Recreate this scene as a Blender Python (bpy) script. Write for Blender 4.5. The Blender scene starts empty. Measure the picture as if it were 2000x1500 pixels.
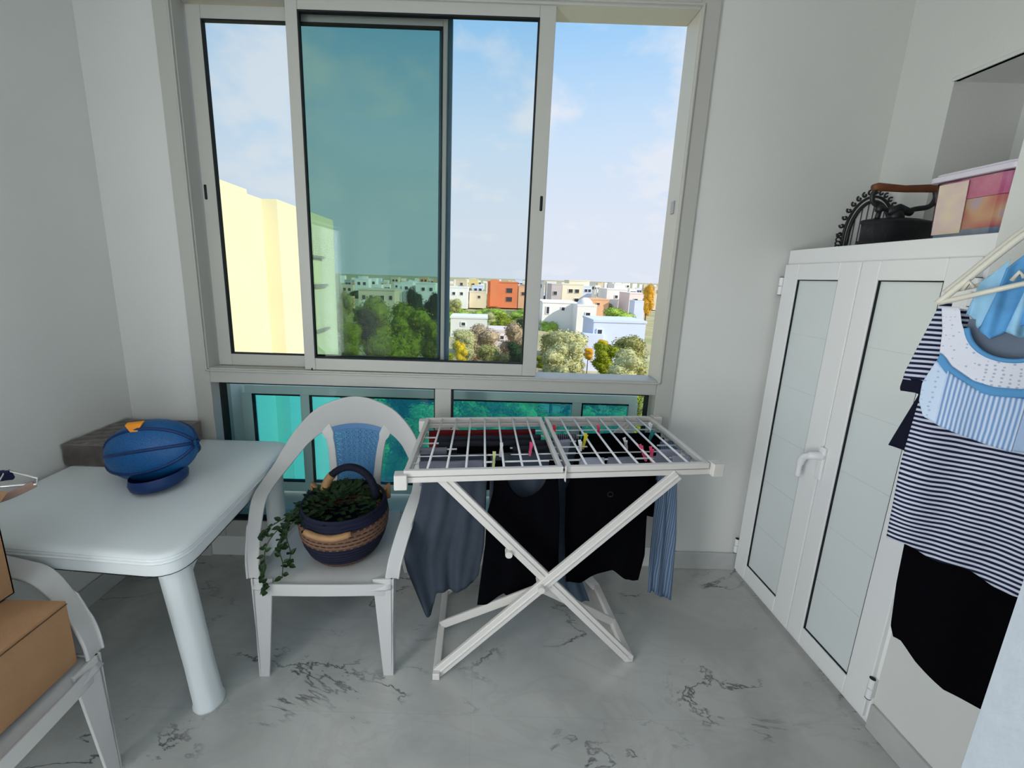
import bpy, bmesh, math, random
from mathutils import Vector, Matrix
R = math.radians
rnd = random.Random(7)
SC = bpy.context.scene
COL = SC.collection

# ------------------------------------------------------------------ camera
cam_d = bpy.data.cameras.new('camera'); cam = bpy.data.objects.new('camera', cam_d); COL.objects.link(cam)
_p, _y, _r = R(11.0701), R(.2911), R(1.7778)
fw = Vector((math.sin(_y)*math.cos(_p), math.cos(_y)*math.cos(_p), -math.sin(_p)))
r0 = fw.cross(Vector((0, 0, 1))).normalized(); u0 = r0.cross(fw)
cr = math.cos(_r)*r0 + math.sin(_r)*u0; cu = -math.sin(_r)*r0 + math.cos(_r)*u0
m = Matrix((cr, cu, -fw)).transposed().to_4x4(); m.translation = Vector((0, 0, 1.6))
cam.matrix_world = m
cam_d.sensor_fit = 'HORIZONTAL'; cam_d.sensor_width = 36; cam_d.lens = 780*36/2000
cam_d.shift_x = 55.1/2000; cam_d.shift_y = -56.4/2000
cam_d.clip_start = .05; cam_d.clip_end = 6000
SC.camera = cam

# ------------------------------------------------------------------ colour management
vs = SC.view_settings
SC.display_settings.display_device = 'sRGB'
vs.view_transform = 'Standard'; vs.look = 'None'; vs.gamma = 1; vs.use_curve_mapping = False
vs.exposure = 0.0

# ------------------------------------------------------------------ sky, sun
def make_world():
    w = bpy.data.worlds.new('sky'); SC.world = w; w.use_nodes = True
    nt = w.node_tree; nt.nodes.clear(); N = nt.nodes.new; L = nt.links.new
    tc = N('ShaderNodeTexCoord'); sep = N('ShaderNodeSeparateXYZ'); L(tc.outputs['Generated'], sep.inputs[0])
    rp = N('ShaderNodeValToRGB'); L(sep.outputs['Z'], rp.inputs[0])
    cr_ = rp.color_ramp; cr_.elements[0].position = 0; cr_.elements[0].color = (.60, .66, .79, 1)
    cr_.elements[1].position = 1; cr_.elements[1].color = (.10, .32, .72, 1)
    for p_, c_ in ((.10, (.60, .68, .82, 1)), (.30, (.46, .66, .88, 1)), (.50, (.25, .53, .86, 1))):
        e = cr_.elements.new(p_); e.color = c_
    # clouds: noise on the direction flattened towards the horizon
    ad = N('ShaderNodeMath'); ad.operation = 'ADD'; ad.inputs[1].default_value = .35; L(sep.outputs['Z'], ad.inputs[0])
    dx = N('ShaderNodeMath'); dx.operation = 'DIVIDE'; L(sep.outputs['X'], dx.inputs[0]); L(ad.outputs[0], dx.inputs[1])
    dy = N('ShaderNodeMath'); dy.operation = 'DIVIDE'; L(sep.outputs['Y'], dy.inputs[0]); L(ad.outputs[0], dy.inputs[1])
    cb = N('ShaderNodeCombineXYZ'); L(dx.outputs[0], cb.inputs[0]); L(dy.outputs[0], cb.inputs[1])
    nz = N('ShaderNodeTexNoise'); L(cb.outputs[0], nz.inputs['Vector'])
    nz.inputs['Scale'].default_value = 2.1; nz.inputs['Detail'].default_value = 8; nz.inputs['Roughness'].default_value = .55
    cl = N('ShaderNodeValToRGB'); L(nz.outputs['Fac'], cl.inputs[0])
    cl.color_ramp.elements[0].position = .46; cl.color_ramp.elements[0].color = (0, 0, 0, 1)
    cl.color_ramp.elements[1].position = .60; cl.color_ramp.elements[1].color = (.9, .9, .9, 1)
    # cloud cover is thickest in the lower half of the sky
    lo = N('ShaderNodeMapRange'); L(sep.outputs['Z'], lo.inputs[0])
    lo.inputs[1].default_value = .12; lo.inputs[2].default_value = .52; lo.inputs[3].default_value = .62; lo.inputs[4].default_value = .0
    mx0 = N('ShaderNodeMath'); mx0.operation = 'MAXIMUM'; L(cl.outputs[0], mx0.inputs[0]); L(lo.outputs[0], mx0.inputs[1])
    mx = N('ShaderNodeMix'); mx.data_type = 'RGBA'; L(mx0.outputs[0], mx.inputs['Factor'])
    L(rp.outputs[0], mx.inputs['A']); mx.inputs['B'].default_value = (.72, .76, .84, 1)
    bg = N('ShaderNodeBackground'); L(mx.outputs['Result'], bg.inputs[0]); bg.inputs[1].default_value = 1.10
    out = N('ShaderNodeOutputWorld'); L(bg.outputs[0], out.inputs[0])
make_world()

def sun(dirn, energy, col):
    l = bpy.data.lights.new('sun', 'SUN'); o = bpy.data.objects.new('sun', l); COL.objects.link(o)
    o.rotation_euler = Vector(dirn).to_track_quat('Z', 'Y').to_euler(); l.energy = energy; l.color = col; l.angle = R(.6)
sun((.78, -.42, .50), 4.8, (1, .93, .80))
XLW = -1.845
def area(name, loc, dirn, sx, sy, power, col):
    l = bpy.data.lights.new(name, 'AREA'); o = bpy.data.objects.new(name, l); COL.objects.link(o)
    l.shape = 'RECTANGLE'; l.size = sx; l.size_y = sy; l.energy = power; l.color = col
    o.location = loc; o.rotation_euler = (-Vector(dirn)).to_track_quat('Z', 'Y').to_euler()
    return o
# unseen fill lamps added behind the camera to brighten the room
area('rear_fill_lamp', (-.2, -1.62, 1.22), (0, 1, .0), 2.1, 2.3, 1.5, (1.0, .99, .97))
area('left_fill_lamp', (XLW-.10, -.78, 1.10), (1, .1, .0), .95, 2.05, 58, (.97, .99, 1.0))
area('right_fill_lamp', (2.28, -.98, 1.12), (-1, .15, .0), .95, 2.05, 62, (.93, .98, 1.0))

# ------------------------------------------------------------------ materials
MATS = {}
def mat(name, col, rough=.5, spec=.5, metal=0, bump=0, bscale=60, var=0, vscale=8, trans=0, sheen=0, sss=0):
    if name in MATS: return MATS[name]
    m = bpy.data.materials.new(name); m.use_nodes = True; nt = m.node_tree; N = nt.nodes.new; L = nt.links.new
    b = nt.nodes['Principled BSDF']
    b.inputs['Base Color'].default_value = (*col, 1); b.inputs['Roughness'].default_value = rough
    b.inputs['Specular IOR Level'].default_value = spec; b.inputs['Metallic'].default_value = metal
    if sheen: b.inputs['Sheen Weight'].default_value = sheen
    tc = N('ShaderNodeTexCoord')
    if var:
        n = N('ShaderNodeTexNoise'); n.inputs['Scale'].default_value = vscale; n.inputs['Detail'].default_value = 4
        L(tc.outputs['Object'], n.inputs['Vector'])
        mr = N('ShaderNodeMapRange'); L(n.outputs['Fac'], mr.inputs[0]); mr.inputs[1].default_value = .3; mr.inputs[2].default_value = .7
        mr.inputs[3].default_value = 1-var; mr.inputs[4].default_value = 1+var
        mu = N('ShaderNodeVectorMath'); mu.operation = 'SCALE'; mu.inputs[0].default_value = col; L(mr.outputs[0], mu.inputs['Scale'])
        L(mu.outputs[0], b.inputs['Base Color'])
    if bump:
        n = N('ShaderNodeTexNoise'); n.inputs['Scale'].default_value = bscale; n.inputs['Detail'].default_value = 3
        L(tc.outputs['Object'], n.inputs['Vector'])
        bp = N('ShaderNodeBump'); bp.inputs['Strength'].default_value = bump; bp.inputs['Distance'].default_value = .01
        L(n.outputs['Fac'], bp.inputs['Height']); L(bp.outputs[0], b.inputs['Normal'])
    MATS[name] = m; return m

def node_mat(name):
    m = bpy.data.materials.new(name); m.use_nodes = True; MATS[name] = m
    return m, m.node_tree, m.node_tree.nodes.new, m.node_tree.links.new, m.node_tree.nodes['Principled BSDF']

def glass_mat(name, tint, refl=1.0, body=None, bodyf=0):
    m, nt, N, L, b = node_mat(name); nt.nodes.remove(b)
    t = N('ShaderNodeBsdfTransparent'); t.inputs[0].default_value = (*tint, 1)
    g = N('ShaderNodeBsdfGlossy'); g.inputs['Roughness'].default_value = .02; g.inputs[0].default_value = (refl, refl, refl, 1)
    f = N('ShaderNodeFresnel'); f.inputs[0].default_value = 1.45
    if body:   # slightly milky coloured glass
        d1 = N('ShaderNodeBsdfDiffuse'); d1.inputs[0].default_value = (*body, 1); d2 = N('ShaderNodeBsdfTranslucent'); d2.inputs[0].default_value = (*body, 1)
        ma = N('ShaderNodeMixShader'); L(d1.outputs[0], ma.inputs[1]); L(d2.outputs[0], ma.inputs[2])
        mb = N('ShaderNodeMixShader'); mb.inputs[0].default_value = bodyf; L(t.outputs[0], mb.inputs[1]); L(ma.outputs[0], mb.inputs[2]); t = mb
    mx = N('ShaderNodeMixShader'); L(f.outputs[0], mx.inputs[0]); L(t.outputs[0], mx.inputs[1]); L(g.outputs[0], mx.inputs[2])
    L(mx.outputs[0], nt.nodes['Material Output'].inputs[0]); return m

def floor_mat():
    m, nt, N, L, b = node_mat('marble_tile')
    tc = N('ShaderNodeTexCoord')
    n1 = N('ShaderNodeTexNoise'); n1.inputs['Scale'].default_value = 2.2; n1.inputs['Detail'].default_value = 6; n1.inputs['Distortion'].default_value = .6
    L(tc.outputs['Object'], n1.inputs['Vector'])
    # veins: thin contour of a distorted noise
    def vein(scale, dist, width, seed, rough=.6):
        mp = N('ShaderNodeMapping'); mp.inputs['Location'].default_value = (seed, seed*2, 0); mp.inputs['Rotation'].default_value = (0, 0, 1.25)
        mp.inputs['Scale'].default_value = (1, 1.9, 1)
        L(tc.outputs['Object'], mp.inputs['Vector'])
        n = N('ShaderNodeTexNoise'); n.inputs['Scale'].default_value = scale; n.inputs['Detail'].default_value = 7
        n.inputs['Distortion'].default_value = dist; n.inputs['Roughness'].default_value = rough
        L(mp.outputs[0], n.inputs['Vector'])
        s = N('ShaderNodeMath'); s.operation = 'SUBTRACT'; s.inputs[1].default_value = .5; L(n.outputs['Fac'], s.inputs[0])
        a = N('ShaderNodeMath'); a.operation = 'ABSOLUTE'; L(s.outputs[0], a.inputs[0])
        r = N('ShaderNodeMapRange'); L(a.outputs[0], r.inputs[0]); r.inputs[1].default_value = 0; r.inputs[2].default_value = width
        r.inputs[3].default_value = 1; r.inputs[4].default_value = 0; return r
    v1 = vein(1.5, .5, .012, 3.1); v2 = vein(2.6, .9, .05, 9.7); 
    # only some stretches of a vein are dark
    n2 = N('ShaderNodeTexNoise'); n2.inputs['Scale'].default_value = 3.2; n2.inputs['Detail'].default_value = 2
    mp2 = N('ShaderNodeMapping'); mp2.inputs['Location'].default_value = (5, 1, 0); L(tc.outputs['Object'], mp2.inputs[0]); L(mp2.outputs[0], n2.inputs['Vector'])
    k = N('ShaderNodeMapRange'); L(n2.outputs['Fac'], k.inputs[0]); k.inputs[1].default_value = .48; k.inputs[2].default_value = .62
    m1 = N('ShaderNodeMath'); m1.operation = 'MULTIPLY'; L(v1.outputs[0], m1.inputs[0]); L(k.outputs[0], m1.inputs[1])
    k2 = N('ShaderNodeMath'); k2.operation = 'MULTIPLY'; L(v2.outputs[0], k2.inputs[0]); k2.inputs[1].default_value = .20
    base = N('ShaderNodeValToRGB'); L(n1.outputs['Fac'], base.inputs[0])
    base.color_ramp.elements[0].position = .32; base.color_ramp.elements[0].color = (.40, .405, .385, 1)
    base.color_ramp.elements[1].position = .62; base.color_ramp.elements[1].color = (.54, .54, .51, 1)
    mxa = N('ShaderNodeMix'); mxa.data_type = 'RGBA'; L(k2.outputs[0], mxa.inputs['Factor']); L(base.outputs[0], mxa.inputs['A']); mxa.inputs['B'].default_value = (.34, .33, .31, 1)
    mxb = N('ShaderNodeMix'); mxb.data_type = 'RGBA'; L(m1.outputs[0], mxb.inputs['Factor']); L(mxa.outputs['Result'], mxb.inputs['A']); mxb.inputs['B'].default_value = (.10, .10, .10, 1)
    # tile joints
    bk = N('ShaderNodeTexBrick'); bk.offset = 0; bk.inputs['Scale'].default_value = 1; bk.inputs['Mortar Size'].default_value = .0012
    bk.inputs['Brick Width'].default_value = .6; bk.inputs['Row Height'].default_value = .6
    bk.inputs['Color1'].default_value = bk.inputs['Color2'].default_value = (1, 1, 1, 1); bk.inputs['Mortar'].default_value = (.92, .92, .92, 1)
    L(tc.outputs['Object'], bk.inputs['Vector'])
    mm = N('ShaderNodeMix'); mm.data_type = 'RGBA'; mm.blend_type = 'MULTIPLY'; mm.inputs['Factor'].default_value = 1
    L(mxb.outputs['Result'], mm.inputs['A']); L(bk.outputs[0], mm.inputs['B']); L(mm.outputs['Result'], b.inputs['Base Color'])
    b.inputs['Roughness'].default_value = .22; return m

def stripe_mat(name, ca, cb, axis, period, duty=.5, rough=.85, wob=.0, wscale=8, blur=.06):
    """stripes across a cloth: colour alternates along one object axis (or along a direction)"""
    m, nt, N, L, b = node_mat(name)
    tc = N('ShaderNodeTexCoord'); n = N('ShaderNodeTexNoise'); n.inputs['Scale'].default_value = wscale
    L(tc.outputs['Object'], n.inputs['Vector'])
    dt = N('ShaderNodeVectorMath'); dt.operation = 'DOT_PRODUCT'; L(tc.outputs['Object'], dt.inputs[0]); dt.inputs[1].default_value = axis
    w = N('ShaderNodeMath'); w.operation = 'MULTIPLY_ADD'; L(n.outputs['Fac'], w.inputs[0]); w.inputs[1].default_value = wob; L(dt.outputs['Value'], w.inputs[2])
    d = N('ShaderNodeMath'); d.operation = 'DIVIDE'; L(w.outputs[0], d.inputs[0]); d.inputs[1].default_value = period
    f = N('ShaderNodeMath'); f.operation = 'PINGPONG'; L(d.outputs[0], f.inputs[0]); f.inputs[1].default_value = .5
    r = N('ShaderNodeMapRange'); L(f.outputs[0], r.inputs[0]); r.inputs[1].default_value = .5*duty-blur; r.inputs[2].default_value = .5*duty+blur
    mx = N('ShaderNodeMix'); mx.data_type = 'RGBA'; L(r.outputs[0], mx.inputs['Factor']); mx.inputs['A'].default_value = (*ca, 1); mx.inputs['B'].default_value = (*cb, 1)
    L(mx.outputs['Result'], b.inputs['Base Color']); b.inputs['Roughness'].default_value = rough; b.inputs['Specular IOR Level'].default_value = .15
    return m

def spot_mat(name, base, dot, scale, size=.22, rough=.85):
    m, nt, N, L, b = node_mat(name)
    tc = N('ShaderNodeTexCoord'); v = N('ShaderNodeTexVoronoi'); v.inputs['Scale'].default_value = scale; v.inputs['Randomness'].default_value = .35
    L(tc.outputs['Object'], v.inputs['Vector'])
    r = N('ShaderNodeMapRange'); L(v.outputs['Distance'], r.inputs[0]); r.inputs[1].default_value = size; r.inputs[2].default_value = size+.08
    mx = N('ShaderNodeMix'); mx.data_type = 'RGBA'; L(r.outputs[0], mx.inputs['Factor']); mx.inputs['A'].default_value = (*dot, 1); mx.inputs['B'].default_value = (*base, 1)
    L(mx.outputs['Result'], b.inputs['Base Color']); b.inputs['Roughness'].default_value = rough; b.inputs['Specular IOR Level'].default_value = .15
    return m

def mix_mat(name, cols, scale, rough=.9, detail=5):
    m, nt, N, L, b = node_mat(name)
    tc = N('ShaderNodeTexCoord'); n = N('ShaderNodeTexNoise'); n.inputs['Scale'].default_value = scale; n.inputs['Detail'].default_value = detail
    L(tc.outputs['Object'], n.inputs['Vector']); rp = N('ShaderNodeValToRGB'); L(n.outputs['Fac'], rp.inputs[0])
    for i, c in enumerate(cols):
        p = .3+.4*i/(len(cols)-1)
        if i < 2: e = rp.color_ramp.elements[i]; e.position = p if i == 0 else .7
        else: e = rp.color_ramp.elements.new(p)
        e.color = (*c, 1)
    els = sorted(rp.color_ramp.elements, key=lambda e: e.position)
    for e, c in zip(els, cols): e.color = (*c, 1)
    L(rp.outputs[0], b.inputs['Base Color']); b.inputs['Roughness'].default_value = rough; b.inputs['Specular IOR Level'].default_value = .2
    return m

WALL = mat('wall_paint', (.73, .74, .71), .75, .25, bump=.06, bscale=70, var=.015, vscale=3)
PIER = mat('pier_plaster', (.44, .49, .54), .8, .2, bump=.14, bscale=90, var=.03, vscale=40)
CEIL = mat('ceiling_paint', (.78, .78, .77), .8, .2, bump=.05)
FLOOR = floor_mat()
SKIRT = mat('skirting_tile', (.50, .51, .50), .35, .4, var=.06, vscale=10)
FRAME = mat('window_lacquer', (.50, .50, .46), .38, .4, bump=.03, bscale=200)
GASK = mat('black_gasket', (.008, .012, .014), .6, .3)
BLUESTILE = mat('blue_film', (.045, .16, .24), .3, .5)
GLASS = glass_mat('clear_glass', (.95, .98, .975), .18)
LOWG = glass_mat('greenish_glass', (.90, .99, .98), .35)
TINT = glass_mat('overlap_tint_glass', (.58, .73, .68), .10)  # darkening of the overlapping panes put into the tint
TEAL = glass_mat('turquoise_glass', (.34, .86, 1.0), .5, (.14, .70, 1.0), .28)
CUPB = mat('cupboard_lacquer', (.86, .87, .87), .32, .5, bump=.02, bscale=120)
CPANEL = mat('cupboard_panel', (.74, .79, .79), .28, .5, var=.015, vscale=5)
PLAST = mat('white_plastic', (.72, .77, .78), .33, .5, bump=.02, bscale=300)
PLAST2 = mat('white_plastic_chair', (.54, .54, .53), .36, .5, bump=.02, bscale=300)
RACKM = mat('rack_plastic', (.70, .67, .63), .35, .5)
RACKW = mat('rack_coated_wire', (.86, .86, .88), .3, .5)
BACKLITP = mat('backlit_lattice_plastic', (.075, .21, .43), .4, .4)  # plain grey plastic with the blue backlight put into its colour
CARD = mat('cardboard', (.35, .20, .105), .85, .15, bump=.1, bscale=150, var=.07, vscale=14)
TAPE = mat('packing_tape', (.36, .21, .11), .35, .5)

# ------------------------------------------------------------------ geometry helpers
def wmat(o):
    M = Matrix.Identity(4)
    while o is not None: M = o.matrix_basis @ M; o = o.parent
    return M
class MB:
    def __init__(s): s.v = []; s.f = []; s.mi = []
    def add(s, vs_, fs, mi=0):
        b = len(s.v); s.v += [tuple(v) for v in vs_]; s.f += [tuple(b+i for i in f) for f in fs]; s.mi += [mi]*len(fs); return s
    def box(s, a, b, mi=0):
        x0, y0, z0 = a; x1, y1, z1 = b
        return s.add([(x0, y0, z0), (x1, y0, z0), (x1, y1, z0), (x0, y1, z0), (x0, y0, z1), (x1, y0, z1), (x1, y1, z1), (x0, y1, z1)],
                     [(0, 3, 2, 1), (4, 5, 6, 7), (0, 1, 5, 4), (1, 2, 6, 5), (2, 3, 7, 6), (3, 0, 4, 7)], mi)
    def hexa(s, p, mi=0):   # eight corners, bottom ring then top ring
        return s.add(p, [(0, 3, 2, 1), (4, 5, 6, 7), (0, 1, 5, 4), (1, 2, 6, 5), (2, 3, 7, 6), (3, 0, 4, 7)], mi)
    def bar(s, a, b, w, h, up=(0, 0, 1), mi=0, w2=None, h2=None):
        a, b = Vector(a), Vector(b); d = (b-a).normalized(); side = d.cross(Vector(up))
        side = side.normalized() if side.length > 1e-6 else Vector((1, 0, 0)); u = side.cross(d)
        w2 = w if w2 is None else w2; h2 = h if h2 is None else h2
        q = [(-1, -1), (1, -1), (1, 1), (-1, 1)]
        return s.hexa([a+side*i*w/2+u*j*h/2 for i, j in q]+[b+side*i*w2/2+u*j*h2/2 for i, j in q], mi)
    def tube(s, pts, r, n=8, mi=0, closed=False):
        pts = [Vector(p) for p in pts]; k = len(pts); rs = r if isinstance(r, (list, tuple)) else [r]*k
        ref = Vector((0, 0, 1)); rings = []; prev = None
        for i, p in enumerate(pts):
            if closed: t = pts[(i+1) % k]-pts[i-1]
            else: t = pts[min(i+1, k-1)]-pts[max(i-1, 0)]
            t.normalize()
            if prev is None:
                a = t.cross(ref)
                if a.length < .1: a = t.cross(Vector((1, 0, 0)))
            else: a = prev-t*prev.dot(t)
            a.normalize(); prev = a; b = t.cross(a)
            rings.append([p+(a*math.cos(2*math.pi*j/n)+b*math.sin(2*math.pi*j/n))*rs[i] for j in range(n)])
        vs_ = [v for rg in rings for v in rg]; fs = []
        for i in range(k if closed else k-1):
            for j in range(n):
                a0 = i*n+j; a1 = i*n+(j+1) % n; b0 = ((i+1) % k)*n+j; b1 = ((i+1) % k)*n+(j+1) % n
                fs.append((a0, a1, b1, b0))
        if not closed: fs += [tuple(range(n))[::-1], tuple((k-1)*n+j for j in range(n))]
        return s.add(vs_, fs, mi)
    def lathe(s, prof, c=(0, 0, 0), n=32, mi=0, M=None, cap=True):
        vs_ = []
        for r_, z_ in prof:
            for j in range(n):
                a = 2*math.pi*j/n; p = Vector((r_*math.cos(a), r_*math.sin(a), z_))
                if M is not None: p = M @ p
                vs_.append(p+Vector(c))
        fs = []
        for i in range(len(prof)-1):
            for j in range(n):
                fs.append((i*n+j, i*n+(j+1) % n, (i+1)*n+(j+1) % n, (i+1)*n+j))
        if cap:
            fs.append(tuple(range(n))[::-1]); fs.append(tuple((len(prof)-1)*n+j for j in range(n)))
        return s.add(vs_, fs, mi)
    def grid(s, fn, nu, nv, mi=0, flip=False):
        vs_ = [fn(i/nu, j/nv) for j in range(nv+1) for i in range(nu+1)]
        fs = []
        for j in range(nv):
            for i in range(nu):
                q = (j*(nu+1)+i, j*(nu+1)+i+1, (j+1)*(nu+1)+i+1, (j+1)*(nu+1)+i)
                fs.append(q[::-1] if flip else q)
        return s.add(vs_, fs, mi)
    def prism(s, poly, z0, z1, mi=0):
        n = len(poly)
        return s.add([(x, y, z0) for x, y in poly]+[(x, y, z1) for x, y in poly],
                     [tuple(range(n))[::-1], tuple(range(n, 2*n))]+[(i, (i+1) % n, n+(i+1) % n, n+i) for i in range(n)], mi)
    def ribbon(s, pts, wid, thick, wdir, mi=0):
        """rectangular-section band swept through pts; wdir(i) gives the direction of its width"""
        k = len(pts); rings = []
        for i in range(k):
            p = Vector(pts[i]); t = (Vector(pts[min(i+1, k-1)])-Vector(pts[max(i-1, 0)])).normalized()
            w = Vector(wdir[i] if isinstance(wdir, list) else wdir); w = (w-t*w.dot(t)).normalized(); nn = t.cross(w)
            ww = wid[i] if isinstance(wid, list) else wid; th = thick[i] if isinstance(thick, list) else thick
            rings += [p-w*ww/2-nn*th/2, p+w*ww/2-nn*th/2, p+w*ww/2+nn*th/2, p-w*ww/2+nn*th/2]
        fs = [(0, 3, 2, 1), tuple(4*(k-1)+j for j in (0, 1, 2, 3))]
        for i in range(k-1):
            for j in range(4): fs.append((4*i+j, 4*i+(j+1) % 4, 4*i+4+(j+1) % 4, 4*i+4+j))
        return s.add(rings, fs, mi)
    def build(s, name, mats, parent=None, smooth=False, bevel=0, seg=2, solid=0, sub=0, loc=None, soff=0):
        me = bpy.data.meshes.new(name); vv = s.v
        if parent is not None and s.world:
            inv = wmat(parent).inverted(); vv = [tuple(inv @ Vector(v)) for v in vv]
        me.from_pydata(vv, [], s.f); 
        if not isinstance(mats, (list, tuple)): mats = [mats]
        for m_ in mats: me.materials.append(m_)
        me.polygons.foreach_set('material_index', s.mi)
        bm = bmesh.new(); bm.from_mesh(me); bmesh.ops.recalc_face_normals(bm, faces=bm.faces) if s.fixn else None
        bm.to_mesh(me); bm.free(); me.update()
        if smooth:
            me.shade_smooth()
        o = bpy.data.objects.new(name, me); COL.objects.link(o)
        if parent is not None: o.parent = parent
        if loc: o.location = loc
        if solid:
            md = o.modifiers.new('solid', 'SOLIDIFY'); md.thickness = solid; md.offset = soff
        if bevel:
            md = o.modifiers.new('bevel', 'BEVEL'); md.width = bevel; md.segments = seg; md.limit_method = 'ANGLE'; md.angle_limit = R(35)
            md.harden_normals = False
            me.shade_smooth()
            try:
                o.modifiers.new('wn', 'WEIGHTED_NORMAL')
            except Exception: pass
        if sub:
            md = o.modifiers.new('sub', 'SUBSURF'); md.levels = sub; md.render_levels = sub
        return o
    world = False; fixn = True
class WB(MB):
    world = True

def tag(o, label, cat, group=None, kind=None):
    if label: o['label'] = label
    if cat: o['category'] = cat
    if group: o['group'] = group
    if kind: o['kind'] = kind
    return o
def thing(name, label, cat, loc=(0, 0, 0), rz=0, group=None):
    o = bpy.data.objects.new(name, None); COL.objects.link(o); o.location = loc; o.rotation_euler = (0, 0, rz)
    o.empty_display_size = .1
    o.matrix_basis = Matrix.Translation(Vector(loc)) @ Matrix.Rotation(rz, 4, 'Z')
    return tag(o, label, cat, group)
def struct(o, label=None):
    o['kind'] = 'structure'
    if label: o['label'] = label; 
    return o
def copy_tree(o, parent=None):
    c = o.copy(); COL.objects.link(c)
    if parent is not None: c.parent = parent
    for ch in list(o.children): copy_tree(ch, c)
    return c
def catmull(pts, n=6):
    P = [Vector(p) for p in pts]; out = []
    for i in range(len(P)-1):
        a, b, c, d = P[max(i-1, 0)], P[i], P[i+1], P[min(i+2, len(P)-1)]
        for k in range(n):
            t = k/n
            out.append(.5*((2*b)+(c-a)*t+(2*a-5*b+4*c-d)*t*t+(3*b-a-3*c+d)*t**3))
    out.append(P[-1]); return out
def lerp(a, b, t): return a+(b-a)*t
def interp(tab, x):
    if x <= tab[0][0]: return tab[0][1]
    for (a, va), (b, vb) in zip(tab, tab[1:]):
        if x <= b: return va+(vb-va)*(x-a)/(b-a)
    return tab[-1][1]

D = 2.018; XL = -1.845; XC = 1.48; XR = 1.857; CH = 2.95
# ------------------------------------------------------------------ room shell
b = MB(); b.box((XL-.2, -1.7, -.2), (2.4, D+.12, 0)); struct(b.build('floor', FLOOR), 'white marble-look floor tiles with grey veins')
b = MB(); b.box((XL-.2, -1.7, CH), (2.4, D+.2, CH+.15)); struct(b.build('ceiling', CEIL))
b = MB(); b.box((XL-.2, -.28, 0), (XL, D, CH)); b.box((XL-.2, -1.7, 0), (XL, -1.28, CH)); b.box((XL-.2, -1.28, 2.15), (XL, -.28, CH)); struct(b.build('wall_left', WALL), 'plain pale wall on the left')  # opening behind the camera is added for the left fill lamp
# wall with the window: pieces around the opening x -1.485..1.0, z 0.12..2.83
b = MB(); b.box((XL-.2, D, 0), (-1.485, D+.2, CH)); b.box((1.0, D, 0), (2.4, D+.2, CH)); b.box((-1.485, D, 2.83), (1.0, D+.2, CH)); b.box((-1.485, D, 0), (1.0, D+.2, .13))
struct(b.build('wall_back', WALL), 'pale wall around the big sliding window')
# right wall: near part flush with the cupboard, recess behind the cupboard, niche above it
b = MB()
b.box((XC, .5, 0), (XR+.35, 1.2, CH))
b.box((XR, 1.78, 0), (XR+.35, D, CH)); b.box((XR, 1.2, 2.425), (XR+.35, 1.78, CH)); b.box((XR, 1.2, 0), (XR+.35, 1.78, 1.78))
b.box((XR+.30, 1.2, 1.78), (XR+.35, 1.78, 2.425)); 
struct(b.build('wall_right', WALL), 'pale right wall with a deep niche above the cupboard')
b = MB(); b.box((XR-.006, 1.2, 2.425), (XR+.02, 1.785, 2.44)); struct(b.build('trim_1', WALL, bevel=.003))
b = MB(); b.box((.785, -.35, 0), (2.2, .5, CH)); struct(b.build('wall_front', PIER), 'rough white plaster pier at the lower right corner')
b = MB(); b.box((XL, -1.7, 0), (-1.35, -1.5, CH)); b.box((1.0, -1.7, 0), (2.4, -1.5, CH)); b.box((-1.35, -1.7, 2.45), (1.0, -1.5, CH))
b.box((2.2, -.48, 0), (2.4, -.35, CH)); b.box((2.2, -1.48, 2.15), (2.4, -.48, CH))
struct(b.build('wall_rear', WALL))  # unseen rear and right openings are added for the fill lamps
b = MB(); b.box((1.02, D-.014, 0), (XC, D, .105)); b.box((XL, D-.014, 0), (-1.50, D, .105)); struct(b.build('baseboard_back', SKIRT, bevel=.003))
b = MB(); b.box((XC-.014, .5, 0), (XC, 1.195, .105)); struct(b.build('baseboard_right', SKIRT, bevel=.003))
b = MB(); b.box((XL, -.28, 0), (XL+.014, D-.014, .105)); struct(b.build('baseboard_left', SKIRT, bevel=.003))

# ------------------------------------------------------------------ window
def ringbox(b, x0, x1, z0, z1, w, y0, y1, wt=None, wb=None, wr=None):
    """rectangular frame in the xz plane"""
    wt = w if wt is None else wt; wb = w if wb is None else wb; wr = w if wr is None else wr
    b.box((x0, y0, z0), (x0+w, y1, z1)); b.box((x1-wr, y0, z0), (x1, y1, z1))
    b.box((x0+w, y0, z0), (x1-wr, y1, z0+wb)); b.box((x0+w, y0, z1-wt), (x1-wr, y1, z1))
win = thing('window_1', 'white sliding window over two low fixed panes', None, (0, D, 0)); struct(win); 
b = WB()
ringbox(b, -1.485, 1.0, .13, 2.83, .085, D-.018, D+.11, wt=.055, wb=.10, wr=.088)
b.box((-1.40, D-.018, 1.022), (.912, D+.11, 1.10))
b.box((-.238, D-.018, .23), (-.153, D+.05, 1.022))
b.build('window_frame', FRAME, win, bevel=.004)
b = WB()   # raised lip and track lines round the sliding part
if True:
    b.box((-1.412, D-.030, 1.085), (-1.404, D-.016, 2.79)); b.box((.916, D-.03, 1.085), (.924, D-.016, 2.79)); b.box((-1.412, D-.03, 1.085), (.924, D-.016, 1.093)); b.box((-1.412, D-.03, 2.785), (.924, D-.016, 2.793))
b.build('window_trim', FRAME, win, bevel=.002)
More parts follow.
